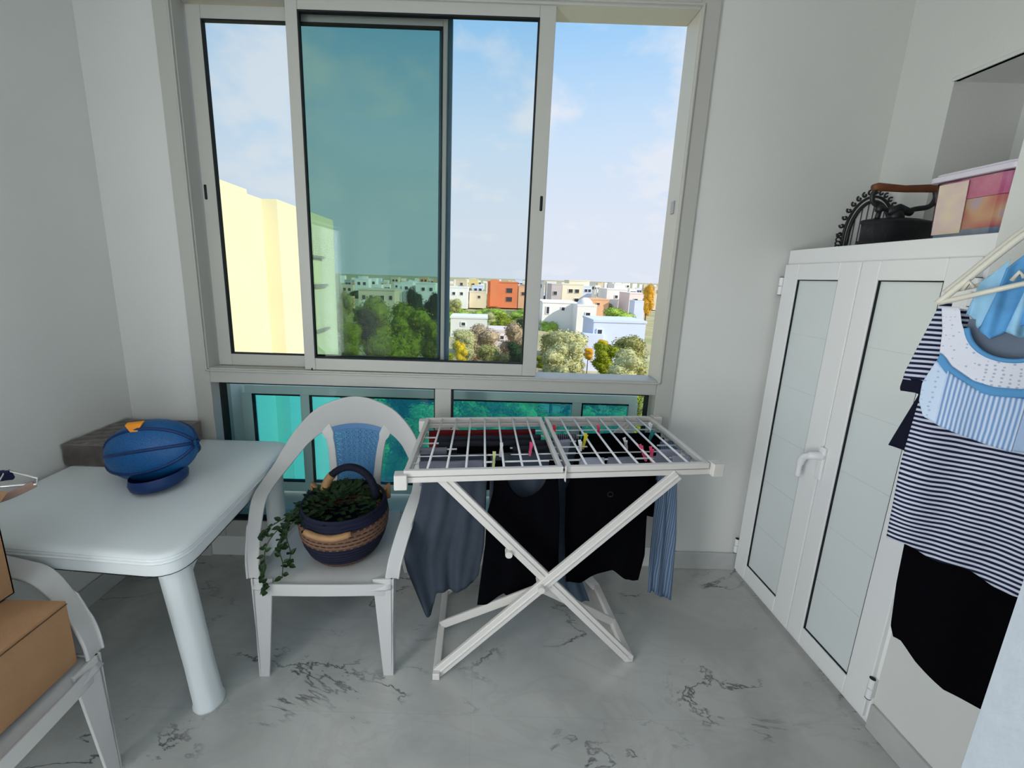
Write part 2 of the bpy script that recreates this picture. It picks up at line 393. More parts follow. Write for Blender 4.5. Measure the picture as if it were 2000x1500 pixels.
def sash(x0, x1, z0, z1, y, w, wr, glass, gx0=None):
    s = WB(); ringbox(s, x0, x1, z0, z1, w, y, y+.028, wt=.058, wb=.062, wr=wr)
    so = s.build('sash', FRAME, win, bevel=.003)
    g = WB(); ringbox(g, x0+w-.001, x1-wr+.001, z0+.061, z1-.057, .007, y-.0015, y+.02); g.build('gasket', GASK, so)
    p = WB(); p.box((x0+w, y+.012, z0+.06), (x1-wr, y+.016, z1-.058)); p.build('glass_pane', glass, so)
    return so
s1 = sash(-1.385, -.20, 1.103, 2.765, D+.045, .068, .02, GLASS)
s2 = sash(-.912, .283, 1.103, 2.785, D-.006, .055, .072, GLASS)
# added leaf whose tint stands for the darkening where the two sashes overlap
t = WB(); ringbox(t, -.93, -.178, 1.11, 2.76, .02, D+.080, D+.10, wt=.03, wb=.03, wr=.062)
tl = t.build('overlap_tint_sash', BLUESTILE, win, bevel=.002)
p = WB(); p.box((-.91, D+.088, 1.14), (-.24, D+.092, 2.73)); p.build('glass_pane', TINT, tl)
for so, x, z in ((s1, -1.37, 1.965), (s2, .262, 1.952)):
    p = WB(); p.box((x-.008, (D+.045 if so is s1 else D-.006)-.003, z-.036), (x+.008, (D+.045 if so is s1 else D-.006)+.01, z+.036)); p.build('latch_slot', GASK, so, bevel=.006)
p = WB(); p.box((-.878, D-.008, 1.088), (-.872, D+.0, 1.112)); p.box((-.915, D+.0, 2.77), (-.905, D+.02, 2.79)); p.build('rubber_stop', GASK, s2)
for x0, x1, nm in ((-1.358, -.238, 'a'), (-.153, .876, 'b')):
    g = WB(); zt = 1.020
    g.box((x0-.002, D-.012, .235), (x0+.010, D+.03, zt)); g.box((x1-.005, D-.012, .235), (x1+.003, D+.03, zt)); g.box((x0, D-.012, .228), (x1, D+.03, .240)); g.box((x0, D-.012, zt-.004), (x1, D+.03, zt+.002))
    g.build('gasket', GASK, win)
    p = WB(); p.box((x0, D+.014, .235), (x1, D+.018, 1.02)); p.build('glass_pane', LOWG, win)
# small latch on the right jamb
p = WB(); p.box((.905, D+.02, 1.93), (.917, D+.05, 1.99)); p.build('strike_plate', mat('grey_metal', (.35, .35, .36), .4, .5, .6), win, bevel=.003)

# ------------------------------------------------------------------ ledge and balustrade outside
LEDGE = mix_mat('ledge_marble', [(.75, .75, .72), (.90, .90, .88), (.93, .93, .91)], 5, .4)
BALM = mat('balustrade_lacquer', (.92, .93, .89), .4, .4)
b = MB(); b.box((-1.75, D+.11, .0), (1.25, 2.42, .215)); struct(b.build('trim_2', LEDGE, bevel=.004), 'pale stone ledge outside the low panes')
b = MB(); b.box((-1.76, D+.2, -.5), (-1.44, 2.40, 1.02)); struct(b.build('wall_outside', mat('render_white', (.80, .79, .75), .8, .2, bump=.1)))
bal = thing('balustrade', 'white framed balustrade with turquoise glass outside the low window panes', 'railing', (-.2, 2.33, .215))
b = WB(); b.box((-1.42, 2.31, .87), (.945, 2.355, .925)); b.build('top_rail', BALM, bal, bevel=.004)
b = WB(); b.box((-1.42, 2.31, .235), (.945, 2.355, .30)); b.build('bottom_rail', BALM, bal, bevel=.004)
for x, w in ((-1.41, .05), (-1.06, .035), (-.22, .035), (.585, .04), (.925, .035)):
    b = WB(); b.box((x-w/2-.01, 2.312, .215), (x+w/2+.01, 2.353, .875)); b.build('post', BALM, bal, bevel=.003)
for x0, x1 in ((-1.375, -1.087), (-1.03, -.247), (-.192, .555), (.615, .897)):
    b = WB(); b.box((x0, 2.33, .30), (x1, 2.336, .87)); p = b.build('glass_pane', TEAL, bal)
    g = WB(); g.box((x0-.002, 2.31, .30), (x0+.007, 2.332, .87)); g.box((x0, 2.31, .862), (x1, 2.332, .871)); g.box((x0, 2.31, .299), (x1, 2.332, .308)); g.build('gasket', GASK, p)

# ------------------------------------------------------------------ plastic table
def round_poly(pts, rads, n=7):
    out = []; k = len(pts)
    for i in range(k):
        p = Vector(pts[i]); a = (Vector(pts[i-1])-p); c = (Vector(pts[(i+1) % k])-p); r_ = rads[i]
        p0 = p+a.normalized()*r_; p1 = p+c.normalized()*r_
        for j in range(n+1):
            t = j/n; q = p0*(1-t)**2+p*2*t*(1-t)+p1*t*t; out.append((q.x, q.y))
    return out
def offset_poly(poly, d):
    n = len(poly); out = []
    cx = sum(p[0] for p in poly)/n; cy = sum(p[1] for p in poly)/n
    for i in range(n):
        a = Vector(poly[i-1]); b_ = Vector(poly[(i+1) % n]); t = (b_-a).normalized(); nn = Vector((t.y, -t.x))
        p = Vector(poly[i]); 
        if nn.dot(p-Vector((cx, cy))) < 0: nn = -nn
        q = p-nn*d; out.append((q.x, q.y))
    return out
tb = thing('plastic_table', 'white plastic table with rounded corners against the left wall', 'table', (-1.4, 1.55, 0))
TP = round_poly([(-.925, 1.085), (-.985, 1.985), (-1.825, 1.985), (-1.825, 1.15)], [.11, .10, .10, .10])
b = WB(); z = .72
prof = [(0.0, .645), (.0035, .645), (.004, .684), (0.0, .686), (-.003, .690), (0.0, .694), (-.001, .700), (.002, .704), (.0, .708), (.005, .714), (.013, .7185), (.03, .72)]
rings = [[(x, y, zz) for x, y in offset_poly(TP, o_)] for o_, zz in prof]
k = len(TP)
b.add([v for rg in rings for v in rg], [(i*k+j, i*k+(j+1) % k, (i+1)*k+(j+1) % k, (i+1)*k+j) for i in range(len(prof)-1) for j in range(k)]+[tuple((len(prof)-1)*k+j for j in range(k))])
inner = [[(x, y, zz) for x, y in offset_poly(TP, o_)] for o_, zz in ((0, .645), (.012, .645), (.012, .700))]
b.add([v for rg in inner for v in rg], [(i*k+j, i*k+(j+1) % k, (i+1)*k+(j+1) % k, (i+1)*k+j) for i in range(2) for j in range(k)]+[tuple(2*k+j for j in range(k))])
top = b.build('tabletop', PLAST, tb, smooth=True)
md = top.modifiers.new('split', 'EDGE_SPLIT'); md.split_angle = R(40)
legs_t = [((-1.012, 1.170), (-.985, 1.225)), ((-1.055, 1.90), (-1.045, 1.88)), ((-1.75, 1.90), (-1.755, 1.88)), ((-1.75, 1.235), (-1.755, 1.255))]
for (x0, y0), (x1, y1) in legs_t:
    b = WB(); n = 28; pts = []
    prof = [(0, .050), (.012, .052), (.03, .047), (.2, .044), (.6, .045), (.66, .049), (.70, .054)]
    vs_ = []
    for zz, r_ in prof:
        t_ = 1-zz/.7; cx_ = lerp(x0, x1, t_); cy_ = lerp(y0, y1, t_)
        for j in range(n):
            a = 2*math.pi*j/n; rr = r_*(1+.018*math.cos(a*8)); vs_.append((cx_+rr*math.cos(a), cy_+rr*math.sin(a), zz))
    b.add(vs_, [(i*n+j, i*n+(j+1) % n, (i+1)*n+(j+1) % n, (i+1)*n+j) for i in range(len(prof)-1) for j in range(n)]+[tuple(range(n))[::-1], tuple((len(prof)-1)*n+j for j in range(n))])
    b.build('leg', PLAST, tb, smooth=True)
# arched aprons between the legs
def apron(a, c, h0, h1, nm='apron'):
    b = WB(); a = Vector((*a, 0)); c = Vector((*c, 0)); d = (c-a); L_ = d.length; d.normalize(); n_ = Vector((-d.y, d.x, 0))*.008
    N_ = 20; vs_ = []
    for i in range(N_+1):
        t_ = i/N_; q = a+d*L_*t_; e = abs(2*t_-1); zz = .665-lerp(h1, h0, max(0, (e-.35)/.65)**2.2)
        vs_ += [q-n_+Vector((0, 0, zz)), q+n_+Vector((0, 0, zz)), q+n_+Vector((0, 0, .70)), q-n_+Vector((0, 0, .70))]
    fs = [(0, 3, 2, 1), tuple(4*N_+j for j in range(4))]
    for i in range(N_):
        for j in range(4): fs.append((4*i+j, 4*i+(j+1) % 4, 4*i+4+(j+1) % 4, 4*i+4+j))
    b.add(vs_, fs); b.build(nm, PLAST, tb)
apron((-1.005, 1.22), (-1.06, 1.87), .13, .04); apron((-1.09, 1.90), (-1.72, 1.90), .16, .045); apron((-1.75, 1.86), (-1.75, 1.27), .13, .04); apron((-1.03, 1.20), (-1.72, 1.245), .02, .003)

# ------------------------------------------------------------------ plastic armchairs
def make_chair(name, label, group=None, lattice=True):
    """local frame: origin on the floor, sitter faces -y"""
    t = thing(name, label, 'chair')
    half = [(.262, -.235, .435), (.272, -.215, .50), (.295, -.150, .585), (.322, -.055, .652), (.332, .04, .672), (.322, .13, .70), (.295, .195, .752), (.245, .24, .825), (.165, .268, .895), (.08, .280, .928), (0, .284, .940)]
    wd = [.052, .052, .052, .056, .058, .062, .076, .092, .118, .138, .146]
    wv = [(1, .25, .0), (1, .25, .05), (1, .2, .2), (1, .1, .35), (.97, 0, .35), (.92, 0, .45), (.75, .0, .7), (.5, -.05, .85), (.25, -.1, .95), (.1, -.12, 1), (0, -.12, 1)]
    for_w = [Vector(w).normalized() for w in wv]
    full = [(-x, y, z) for x, y, z in half]+[p for p in half[::-1][1:]]
    fw_ = wd+wd[::-1][1:]
    # width runs outward-down on both sides: mirror the vectors
    fv = [Vector((w.x, -w.y if False else w.y, -w.z if i > 2 else w.z)) for i, w in enumerate(for_w)]
    def wvec(side, w): return Vector((side*w.x, w.y, w.z))
    W_ = [wvec(-1, w) for w in for_w]+[wvec(1, w) for w in for_w[::-1][1:]]
    for i in range(len(W_)):   # keep orientation continuous
        if i and W_[i].dot(W_[i-1]) < 0: W_[i] = -W_[i]
    P_ = catmull(full, 5); WW_ = catmull(W_, 5); ww_ = [v.x for v in catmull([(w, 0, 0) for w in fw_], 5)]
    # shift the band so that its outer edge follows the outline
    b = MB(); b.ribbon([p for p in P_], ww_, .011, [Vector(v).normalized() for v in WW_])
    for s_ in (-1, 1):   # rearward flange of the arm posts
        q = catmull([(s_*(x+.024), y+.016, z-.004) for x, y, z in half[:5]], 4)
        b.ribbon(q, [.050]*6+[.044]*3+[.036]*(len(q)-9), .008, [(0, 1, .2)]*9+[(0, .6, -.8)]*(len(q)-9))
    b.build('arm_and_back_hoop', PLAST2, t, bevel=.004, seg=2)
    # back panel stiles + lattice
    for s_ in (-1, 1):
        b = MB(); b.ribbon(catmull([(s_*.155, .276, .862), (s_*.128, .262, .80), (s_*.112, .245, .70), (s_*.104, .222, .58), (s_*.108, .205, .45)], 4), [.052]*4+[.036]*13, .013, (1, 0, 0))
        b.build('back_stile', PLAST2, t, bevel=.004)
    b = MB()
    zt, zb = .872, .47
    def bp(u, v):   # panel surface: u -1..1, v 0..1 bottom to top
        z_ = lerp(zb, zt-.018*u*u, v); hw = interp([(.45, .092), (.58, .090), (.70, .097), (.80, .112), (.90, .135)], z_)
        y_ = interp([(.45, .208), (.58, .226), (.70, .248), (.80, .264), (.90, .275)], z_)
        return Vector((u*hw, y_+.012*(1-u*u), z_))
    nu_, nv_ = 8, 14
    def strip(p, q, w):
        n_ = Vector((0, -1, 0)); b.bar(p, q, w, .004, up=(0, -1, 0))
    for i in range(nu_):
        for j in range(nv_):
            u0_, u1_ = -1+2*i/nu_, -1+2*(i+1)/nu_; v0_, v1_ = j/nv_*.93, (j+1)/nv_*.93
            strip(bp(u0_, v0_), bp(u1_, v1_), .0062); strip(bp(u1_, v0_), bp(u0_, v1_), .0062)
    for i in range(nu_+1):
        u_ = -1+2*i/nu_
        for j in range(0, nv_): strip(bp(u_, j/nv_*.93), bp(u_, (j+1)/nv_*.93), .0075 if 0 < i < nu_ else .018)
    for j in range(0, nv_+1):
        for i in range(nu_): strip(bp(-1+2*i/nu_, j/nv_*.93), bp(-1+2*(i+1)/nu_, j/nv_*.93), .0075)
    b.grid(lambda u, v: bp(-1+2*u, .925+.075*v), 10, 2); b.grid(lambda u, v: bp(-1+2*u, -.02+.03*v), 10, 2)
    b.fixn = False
    b.build('lattice_panel', BACKLITP, t)
    # seat: dished surface with rolled front
    b = MB()
    def seat(u, v):
        x = -1+2*u; y_ = lerp(-.262, .235, v); hw = interp([(-.27, .262), (0, .255), (.24, .215)], y_)
        fr = max(0, (-.17-y_)/.092)
        z_ = .432-.016*math.cos(x*1.4)*math.sin(math.pi*min(1, v*1.02))-.030*fr**2.2+.008*abs(x)**6
        return Vector((x*hw, y_, z_))
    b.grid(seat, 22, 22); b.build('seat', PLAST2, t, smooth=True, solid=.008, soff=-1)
    b = MB()   # rim under the seat
    pts = [(-.262, -.235), (-.262, 0), (-.22, .235), (.22, .235), (.262, 0), (.262, -.235)]
    b.ribbon([(x, y, .412) for x, y in pts], .045, .008, (0, 0, 1))
    b.ribbon(catmull([(.262, -.235, .385), (.20, -.255, .402), (.1, -.264, .408), (0, -.266, .409), (-.1, -.264, .408), (-.20, -.255, .402), (-.262, -.235, .385)], 4), .05, .008, (0, 0, 1))
    b.build('seat_rim', PLAST2, t, bevel=.002)
    for s_ in (-1, 1):
        b = MB()   # front leg: L section, tapering
        top_, bot = Vector((s_*.262, -.235, .44)), Vector((s_*.262, -.25, 0))
        b.hexa([bot+Vector((-s_*.036 if s_ > 0 else 0, -.006, 0)), bot+Vector((0 if s_ > 0 else .036, -.006, 0)), bot+Vector((0 if s_ > 0 else .036, .004, 0)), bot+Vector((-s_*.036 if s_ > 0 else 0, .004, 0)),
                top_+Vector((-.072 if s_ > 0 else -.010, -.012, 0)), top_+Vector((.010 if s_ > 0 else .072, -.012, 0)), top_+Vector((.010 if s_ > 0 else .072, -.002, 0)), top_+Vector((-.072 if s_ > 0 else -.010, -.002, 0))])
        x_ = s_*.262
        b.hexa([(x_-.005, -.256, 0), (x_+.005, -.256, 0), (x_+.005, -.212, 0), (x_-.005, -.212, 0), (x_-.005, -.247, .44), (x_+.005, -.247, .44), (x_+.005, -.165, .44), (x_-.005, -.165, .44)])
        b.build('leg', PLAST2, t, bevel=.002)
        b = MB(); x1_, x0_ = s_*.235, s_*.205
        b.hexa([(x1_-.018, .318, 0), (x1_+.018, .318, 0), (x1_+.018, .328, 0), (x1_-.018, .328, 0), (x0_-.03, .222, .43), (x0_+.03, .222, .43), (x0_+.03, .232, .43), (x0_-.03, .232, .43)])
        b.hexa([(x1_+s_*.016-.005, .285, 0), (x1_+s_*.016+.005, .285, 0), (x1_+s_*.016+.005, .328, 0), (x1_+s_*.016-.005, .328, 0), (x0_+s_*.028-.005, .16, .43), (x0_+s_*.028+.005, .16, .43), (x0_+s_*.028+.005, .232, .43), (x0_+s_*.028-.005, .232, .43)])
        b.build('leg', PLAST2, t, bevel=.002)
    return t
chair = make_chair('armchair', 'white plastic armchair with a lattice back tinted by blue backlight, holding the woven plant basket')
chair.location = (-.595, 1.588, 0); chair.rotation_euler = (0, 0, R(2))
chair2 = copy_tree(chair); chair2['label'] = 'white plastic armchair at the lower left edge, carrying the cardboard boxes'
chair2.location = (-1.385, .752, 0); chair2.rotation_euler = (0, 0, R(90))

# ------------------------------------------------------------------ cupboard
cup = thing('cupboard', 'tall white two-door metal cupboard against the right wall', 'cupboard', (1.66, 1.61, 0))
b = WB(); b.box((1.505, 1.203, 0), (XR-.004, 2.004, 1.77)); b.build('body', CUPB, cup, bevel=.003)
b = WB()
b.box((XC+.004, 1.203, 1.70), (1.506, 2.004, 1.772)); b.box((XC+.004, 1.203, 0), (1.506, 2.004, .035)); b.box((XC+.004, 1.203, .03), (1.506, 1.222, 1.71)); b.box((XC+.004, 1.985, .03), (1.506, 2.004, 1.71))
b.build('face_frame', CUPB, cup, bevel=.003)
def door(y0, y1, py0, py1, bead=True):
    dz0, dz1 = .022, 1.705
    d = WB(); x0, x1 = XC-.012, XC+.018
    d.box((x0, y0, dz0), (x1, py0, dz1)); d.box((x0, py1, dz0), (x1, y1, dz1)); d.box((x0, py0, dz0), (x1, py1, .106)); d.box((x0, py0, 1.632), (x1, py1, dz1))
    do = d.build('door', CUPB, cup, bevel=.004)
    p = WB(); p.box((x0+.012, py0, .10), (x1-.006, py1, 1.64)); p.build('panel', CPANEL, do)
    for k_ in range(1, 6):
        q = WB(); q.box((x0+.0112, py0+.006, .105+k_*.255), (x0+.0125, py1-.006, .1065+k_*.255)); q.build('panel_seam', mat('panel_seam', (.62, .66, .66), .4), do)
    g = WB(); gw = .005
    for a, c in (((x0+.006, py0-.001, .104), (x0+.014, py0+gw, 1.634)), ((x0+.006, py1-gw, .104), (x0+.014, py1+.001, 1.634)), ((x0+.006, py0, 1.628), (x0+.014, py1, 1.634)), ((x0+.006, py0, .104), (x0+.014, py1, .110))): g.box(a, c)
    g.build('gasket', GASK, do)
    return do
d1 = door(1.598, 1.996, 1.690, 1.912); d2 = door(1.214, 1.594, 1.300, 1.520)
b = WB()
b.box((XC-.026, 1.572, .79), (XC-.012, 1.602, .935)); 
h = b.build('handle', CUPB, d2, bevel=.006, seg=3)
b = WB(); b.tube(catmull([(XC-.02, 1.587, .895), (XC-.05, 1.590, .895), (XC-.062, 1.602, .888), (XC-.066, 1.624, .872), (XC-.064, 1.638, .83), (XC-.060, 1.642, .772)], 4), [.017]*8+[.014]*8+[.010]*5, 10); b.build('lever', CUPB, h, smooth=True)
for dd, y_, zs in ((d1, 2.002, (1.60, .16)), (d2, 1.207, (1.60, .16))):
    for z_ in zs:
        b = WB(); b.tube([(XC-.016, y_, z_-.042), (XC-.016, y_, z_-.001)], .009, 12); b.tube([(XC-.016, y_, z_+.001), (XC-.016, y_, z_+.042)], .009, 12)
        b.box((XC-.016, y_-.004, z_-.04), (XC+.01, y_+.004, z_+.04))
        hh = b.build('hinge', CUPB, dd, smooth=False, bevel=.0015)
        for zz in (z_-.043, z_+.043):
            g = WB(); g.tube([(XC-.016, y_, zz-.001), (XC-.016, y_, zz+.001)], .0092, 12); g.build('hinge_cap', GASK, hh)

# ------------------------------------------------------------------ things on the cupboard
ZT = 1.772
IRON = mat('cast_iron', (.012, .013, .016), .45, .5, bump=.2, bscale=60)
BWOOD = mat('brown_wood', (.16, .055, .022), .5, .4, var=.15, vscale=20)
ar = thing('wrought_iron_arch', 'black wrought iron arch ornament with curled rim, leaning behind the old iron', 'ornament', (1.84, 1.88, ZT), R(0))
cx_, y_ = 1.725, 1.90
cxA = 1.80
def archpt(t_, rx, rz, y_=1.90):   # t 0 (left foot) .. 1 (right foot)
    a = math.pi*(1-t_); zz = max(math.sin(a), 0)
    return Vector((cxA+rx*math.cos(a) if 0 < t_ < 1 else cxA+rx*math.cos(a), y_, ZT+.075+rz*zz))
cxA = 1.748
def archpath(rx, rz, y_=1.90, n=24, z0=ZT+.004):
    return [Vector((cxA-rx, y_, z0))]+[Vector((cxA+rx*math.cos(math.pi*(1-i/n)), y_, ZT+.06+rz*math.sin(math.pi*i/n))) for i in range(n+1)]+[Vector((cxA+rx, y_, z0))]
b = WB(); b.tube(archpath(.092, .155), .0075, 8); b.tube(archpath(.112, .176), .006, 8); b.tube([(cxA-.115, 1.90, ZT+.006), (cxA+.115, 1.90, ZT+.006)], .006, 8)
b.build('arch_frame', IRON, ar, smooth=True)
b = WB(); n = 24; ap = archpath(.088, .15)[::1]
b.add([(p.x, 1.903, p.z) for p in ap]+[(p.x, 1.909, p.z) for p in ap], [tuple(range(len(ap))), tuple(range(len(ap), 2*len(ap)))[::-1]]+[(i, (i+1) % len(ap), len(ap)+(i+1) % len(ap), len(ap)+i) for i in range(len(ap))])
b.build('white_panel', mat('white_panel', (.78, .79, .78), .4), ar)
b = WB()
for i in range(-3, 4):
    x = cxA+i*.025; zz = ZT+.06+.15*math.sqrt(max(0, 1-(i*.025/.09)**2)); b.tube([(x, 1.897, ZT+.005), (x, 1.897, zz)], .0016, 6)
b.build('bars', IRON, ar)
b = WB()
for i in range(17):   # curls round the rim
    a = math.pi*(1-(i+.3)/16.6); c = Vector((cxA+.130*math.cos(a), 1.90, ZT+.06+.194*math.sin(a)))
    o_ = a; pts = [c+Vector((math.cos(o_+k*.55)*(.012-.0009*k), 0, math.sin(o_+k*.55)*(.012-.0009*k))) for k in range(11)]
    b.tube(pts, .0042, 6)
for k in range(4):
    c = Vector((cxA-.130, 1.90, ZT+.012+k*.017)); b.tube([c+Vector((math.cos(j*.6)*.011, 0, math.sin(j*.6)*.009)) for j in range(10)], .0032, 6)
b.build('curls', IRON, ar, smooth=True)

iron = thing('charcoal_iron', 'antique black charcoal iron with a brown wooden handle on the cupboard', 'iron', (1.62, 1.66, ZT))
b = WB()
def hull(z_, k_):   # boat-shaped outline along x, pointed to the left
    P_ = []
    for i in range(28):
        a = 2*math.pi*i/28; cx2 = 1.64+k_*.125*math.cos(a); w_ = .052*k_*math.sin(a)*(1 if math.cos(a) > 0 else max(.0, 1-(-math.cos(a))**3*.85)); P_.append((cx2, 1.665+w_, z_))
    return P_
lv = [(ZT+.001, .98), (ZT+.012, 1.0), (ZT+.014, .94), (ZT+.070, .96), (ZT+.073, 1.02), (ZT+.080, 1.02), (ZT+.086, .93), (ZT+.094, .6), (ZT+.097, .2)]
vv = [p for z_, k_ in lv for p in hull(z_, k_)]; n = 28
b.add(vv, [(i*n+j, i*n+(j+1) % n, (i+1)*n+(j+1) % n, (i+1)*n+j) for i in range(len(lv)-1) for j in range(n)]+[tuple(range(n))[::-1], tuple((len(lv)-1)*n+j for j in range(n))])
b.build('body', IRON, iron, smooth=True)
b = WB()
b.tube(catmull([(1.545, 1.665, ZT+.19), (1.538, 1.665, ZT+.165), (1.552, 1.665, ZT+.140), (1.590, 1.665, ZT+.125), (1.62, 1.665, ZT+.115)], 5), .007, 8)
b.tube(catmull([(1.745, 1.665, ZT+.195), (1.752, 1.665, ZT+.165), (1.735, 1.665, ZT+.138), (1.69, 1.665, ZT+.128), (1.65, 1.665, ZT+.113)], 5), .009, 8)
b.tube([(1.60, 1.665, ZT+.115), (1.635, 1.665, ZT+.128), (1.68, 1.665, ZT+.115)], [.012, .017, .012], 10)
b.tube([(1.63, 1.665, ZT+.085), (1.635, 1.665, ZT+.125)], [.03, .014], 12)
b.build('handle_bracket', IRON, iron, smooth=True)
b = WB(); b.tube([(1.535, 1.665, ZT+.195), (1.55, 1.665, ZT+.198), (1.64, 1.665, ZT+.194), (1.74, 1.665, ZT+.199), (1.76, 1.665, ZT+.198)], [.011, .014, .012, .014, .011], 12); b.build('grip', BWOOD, iron, smooth=True)
b = WB(); b.tube([(1.565, 1.66, ZT+.09), (1.568, 1.66, ZT+.115)], .008, 10); b.lathe([(.002, 0), (.012, .004), (.015, .012), (.010, .022), (.002, .026)], (1.568, 1.66, ZT+.112), 12); b.build('lid_catch', IRON, iron, smooth=True)

for ch in iron.children:   # real size of the piece
    ch.scale = (1.18, 1.0, 1.12)
iron.location = (1.615, 1.66, ZT)
bx = thing('storage_box', 'clear plastic food box with a pink lid band and colourful things inside, on the cupboard', 'box', (1.70, 1.38, ZT))
def rbox(b, x0, x1, y0, y1, z0, z1, k0=1, r_=.03, n=5, mi=0):
    rings = []
    for z_, kk in ((z0, k0), (z1, 1)):
        cx, cy = (x0+x1)/2, (y0+y1)/2; hx, hy = (x1-x0)/2*kk, (y1-y0)/2*kk
        rings.append([(x, y, z_) for x, y in round_poly([(cx-hx, cy-hy), (cx+hx, cy-hy), (cx+hx, cy+hy), (cx-hx, cy+hy)], [r_]*4, n)])
    k = len(rings[0]); b.add([v for rg in rings for v in rg], [tuple(range(k))[::-1], tuple(range(k, 2*k))]+[(j, (j+1) % k, k+(j+1) % k, k+j) for j in range(k)], mi)
PLCLEAR = glass_mat('cloudy_plastic', (.86, .83, .88), 1.0)
b = WB(); rbox(b, 1.570, 1.82, 1.27, 1.495, ZT+.002, ZT+.195, .94); b.build('tub', PLCLEAR, bx)
b = WB(); rbox(b, 1.556, 1.834, 1.258, 1.508, ZT+.195, ZT+.213, .99); rbox(b, 1.566, 1.824, 1.268, 1.498, ZT+.213, ZT+.222, 1); b.build('lid', mat('pale_lid', (.74, .70, .80), .3, .5), bx, bevel=.003)
b = WB(); rbox(b, 1.576, 1.814, 1.276, 1.489, ZT+.128, ZT+.192, .99); b.build('pink_contents', mix_mat('pink_contents', [(.62, .10, .26), (.78, .34, .48), (.84, .60, .68)], 14, .5), bx)
b = WB(); rbox(b, 1.582, 1.806, 1.285, 1.483, ZT+.012, ZT+.127, .97); b.build('contents', mix_mat('mixed_contents', [(.66, .16, .18), (.78, .55, .30), (.62, .55, .66), (.85, .68, .42), (.45, .50, .62)], 11, .5, 1), bx)
b = WB(); rbox(b, 1.580, 1.810, 1.282, 1.485, ZT+.006, ZT+.03, .97); b.build('blue_contents', mix_mat('blue_contents', [(.15, .28, .42), (.45, .60, .70)], 14, .5), bx)
b = WB(); b.hexa([(1.576, 1.385, ZT+.02), (1.578, 1.385, ZT+.02), (1.578, 1.47, ZT+.02), (1.576, 1.47, ZT+.02), (1.5665, 1.385, ZT+.185), (1.5685, 1.385, ZT+.185), (1.5685, 1.47, ZT+.185), (1.5665, 1.47, ZT+.185)]); b.build('pale_card', mix_mat('pale_card', [(.72, .55, .55), (.82, .70, .50)], 16, .5), bx)

# ------------------------------------------------------------------ things on the table
TZ = .721
wr = thing('wrapped_package', 'flat grey-brown package wrapped in clear film on the table by the wall', 'package', (-1.64, 1.80, TZ))
b = WB(); x0, x1, y0, y1 = -1.838, -1.452, 1.650, 1.975
def pk(u, v):
    x = lerp(x0, x1, u); y = lerp(y0, y1, v)
    return Vector((x, y, TZ+.105+.004*math.sin(u*14)*math.cos(v*9)))
b.box((x0, y0, TZ), (x1, y1, TZ+.10)); 
b.build('package_body', mix_mat('wrapped_grey', [(.15, .12, .11), (.30, .26, .24), (.50, .46, .44)], 14, .45), wr, bevel=.004)
b = WB()
def film(u, v):
    x = lerp(x0-.002, x1+.003, u); y = lerp(y0-.003, y1, v); return Vector((x, y, TZ+.101+.006*abs(math.sin(u*23+v*11)*math.cos(v*19-u*7))))
b.grid(film, 30, 30)
b.grid(lambda u, v: Vector((lerp(x0, x1+.003, u), y0-.003-.005*abs(math.sin(u*31+v*5)), lerp(TZ+.002, TZ+.102, v))), 30, 6)
b.build('film', glass_mat('cling_film', (.93, .92, .93), 1.0), wr, smooth=True)

ball = thing('blue_mesh_ball', 'blue translucent mesh oval ball with an orange tab, standing on the table', 'mesh ball', (-1.35, 1.55, TZ))
def blue_net():
    m, nt, N, L, b = node_mat('blue_net')
    tc = N('ShaderNodeTexCoord'); v = N('ShaderNodeTexVoronoi'); v.inputs['Scale'].default_value = 330; L(tc.outputs['Object'], v.inputs['Vector'])
    b.inputs['Base Color'].default_value = (.004, .10, .30, 1); b.inputs['Roughness'].default_value = .5
    tr = N('ShaderNodeBsdfTransparent'); tr.inputs[0].default_value = (.25, .55, .95, 1)
    r = N('ShaderNodeMapRange'); L(v.outputs['Distance'], r.inputs[0]); r.inputs[1].default_value = .25; r.inputs[2].default_value = .5; r.inputs[3].default_value = .55; r.inputs[4].default_value = 1
    mx = N('ShaderNodeMixShader'); L(r.outputs[0], mx.inputs[0]); L(tr.outputs[0], mx.inputs[1]); L(b.outputs[0], mx.inputs[2]); L(mx.outputs[0], nt.nodes['Material Output'].inputs[0]); return m
NET = blue_net(); DBLUE = mat('dark_blue_band', (.003, .03, .13), .5, .4)
cB = Vector((-1.355, 1.550, TZ+.134)); MR = Matrix.Rotation(R(-11), 3, 'Y') @ Matrix.Rotation(R(-8), 3, 'X')
ax_ = (.186, .102, .126)
def ell(th, ph, k_=1.0):   # th around x axis of the oval, ph from -x to +x
    return cB+MR @ Vector((ax_[0]*k_*math.cos(ph), ax_[1]*k_*math.sin(ph)*math.cos(th), ax_[2]*k_*math.sin(ph)*math.sin(th)))
b = WB(); b.grid(lambda u, v: ell(2*math.pi*u, math.pi*v), 48, 28); b.build('net', NET, ball, smooth=True)
b = WB()
for th in (R(165), R(205), R(20), R(-15), R(90)):
    pass
for th0, wv_ in ((R(172), .0), (R(215), .0), (R(8), 0), (R(-35), 0), (R(128), 0), (R(52), 0)):
    b.tube([ell(th0, math.pi*i/24, 1.004) for i in range(1, 24)], .0068, 6)
b.build('seam', DBLUE, ball, smooth=True)
b = WB(); pc = cB+MR @ Vector((.04, -.035, -.115)); 
b.lathe([(.0, .002), (.082, .003), (.096, .012), (.100, .032), (.094, .055)], (pc.x, pc.y, TZ+.008), 32, M=Matrix.Rotation(R(-6), 3, 'Y'), cap=False); b.build('base', DBLUE, ball, smooth=True)
b = WB(); q = Vector((-1.375, 1.510, TZ+.236))
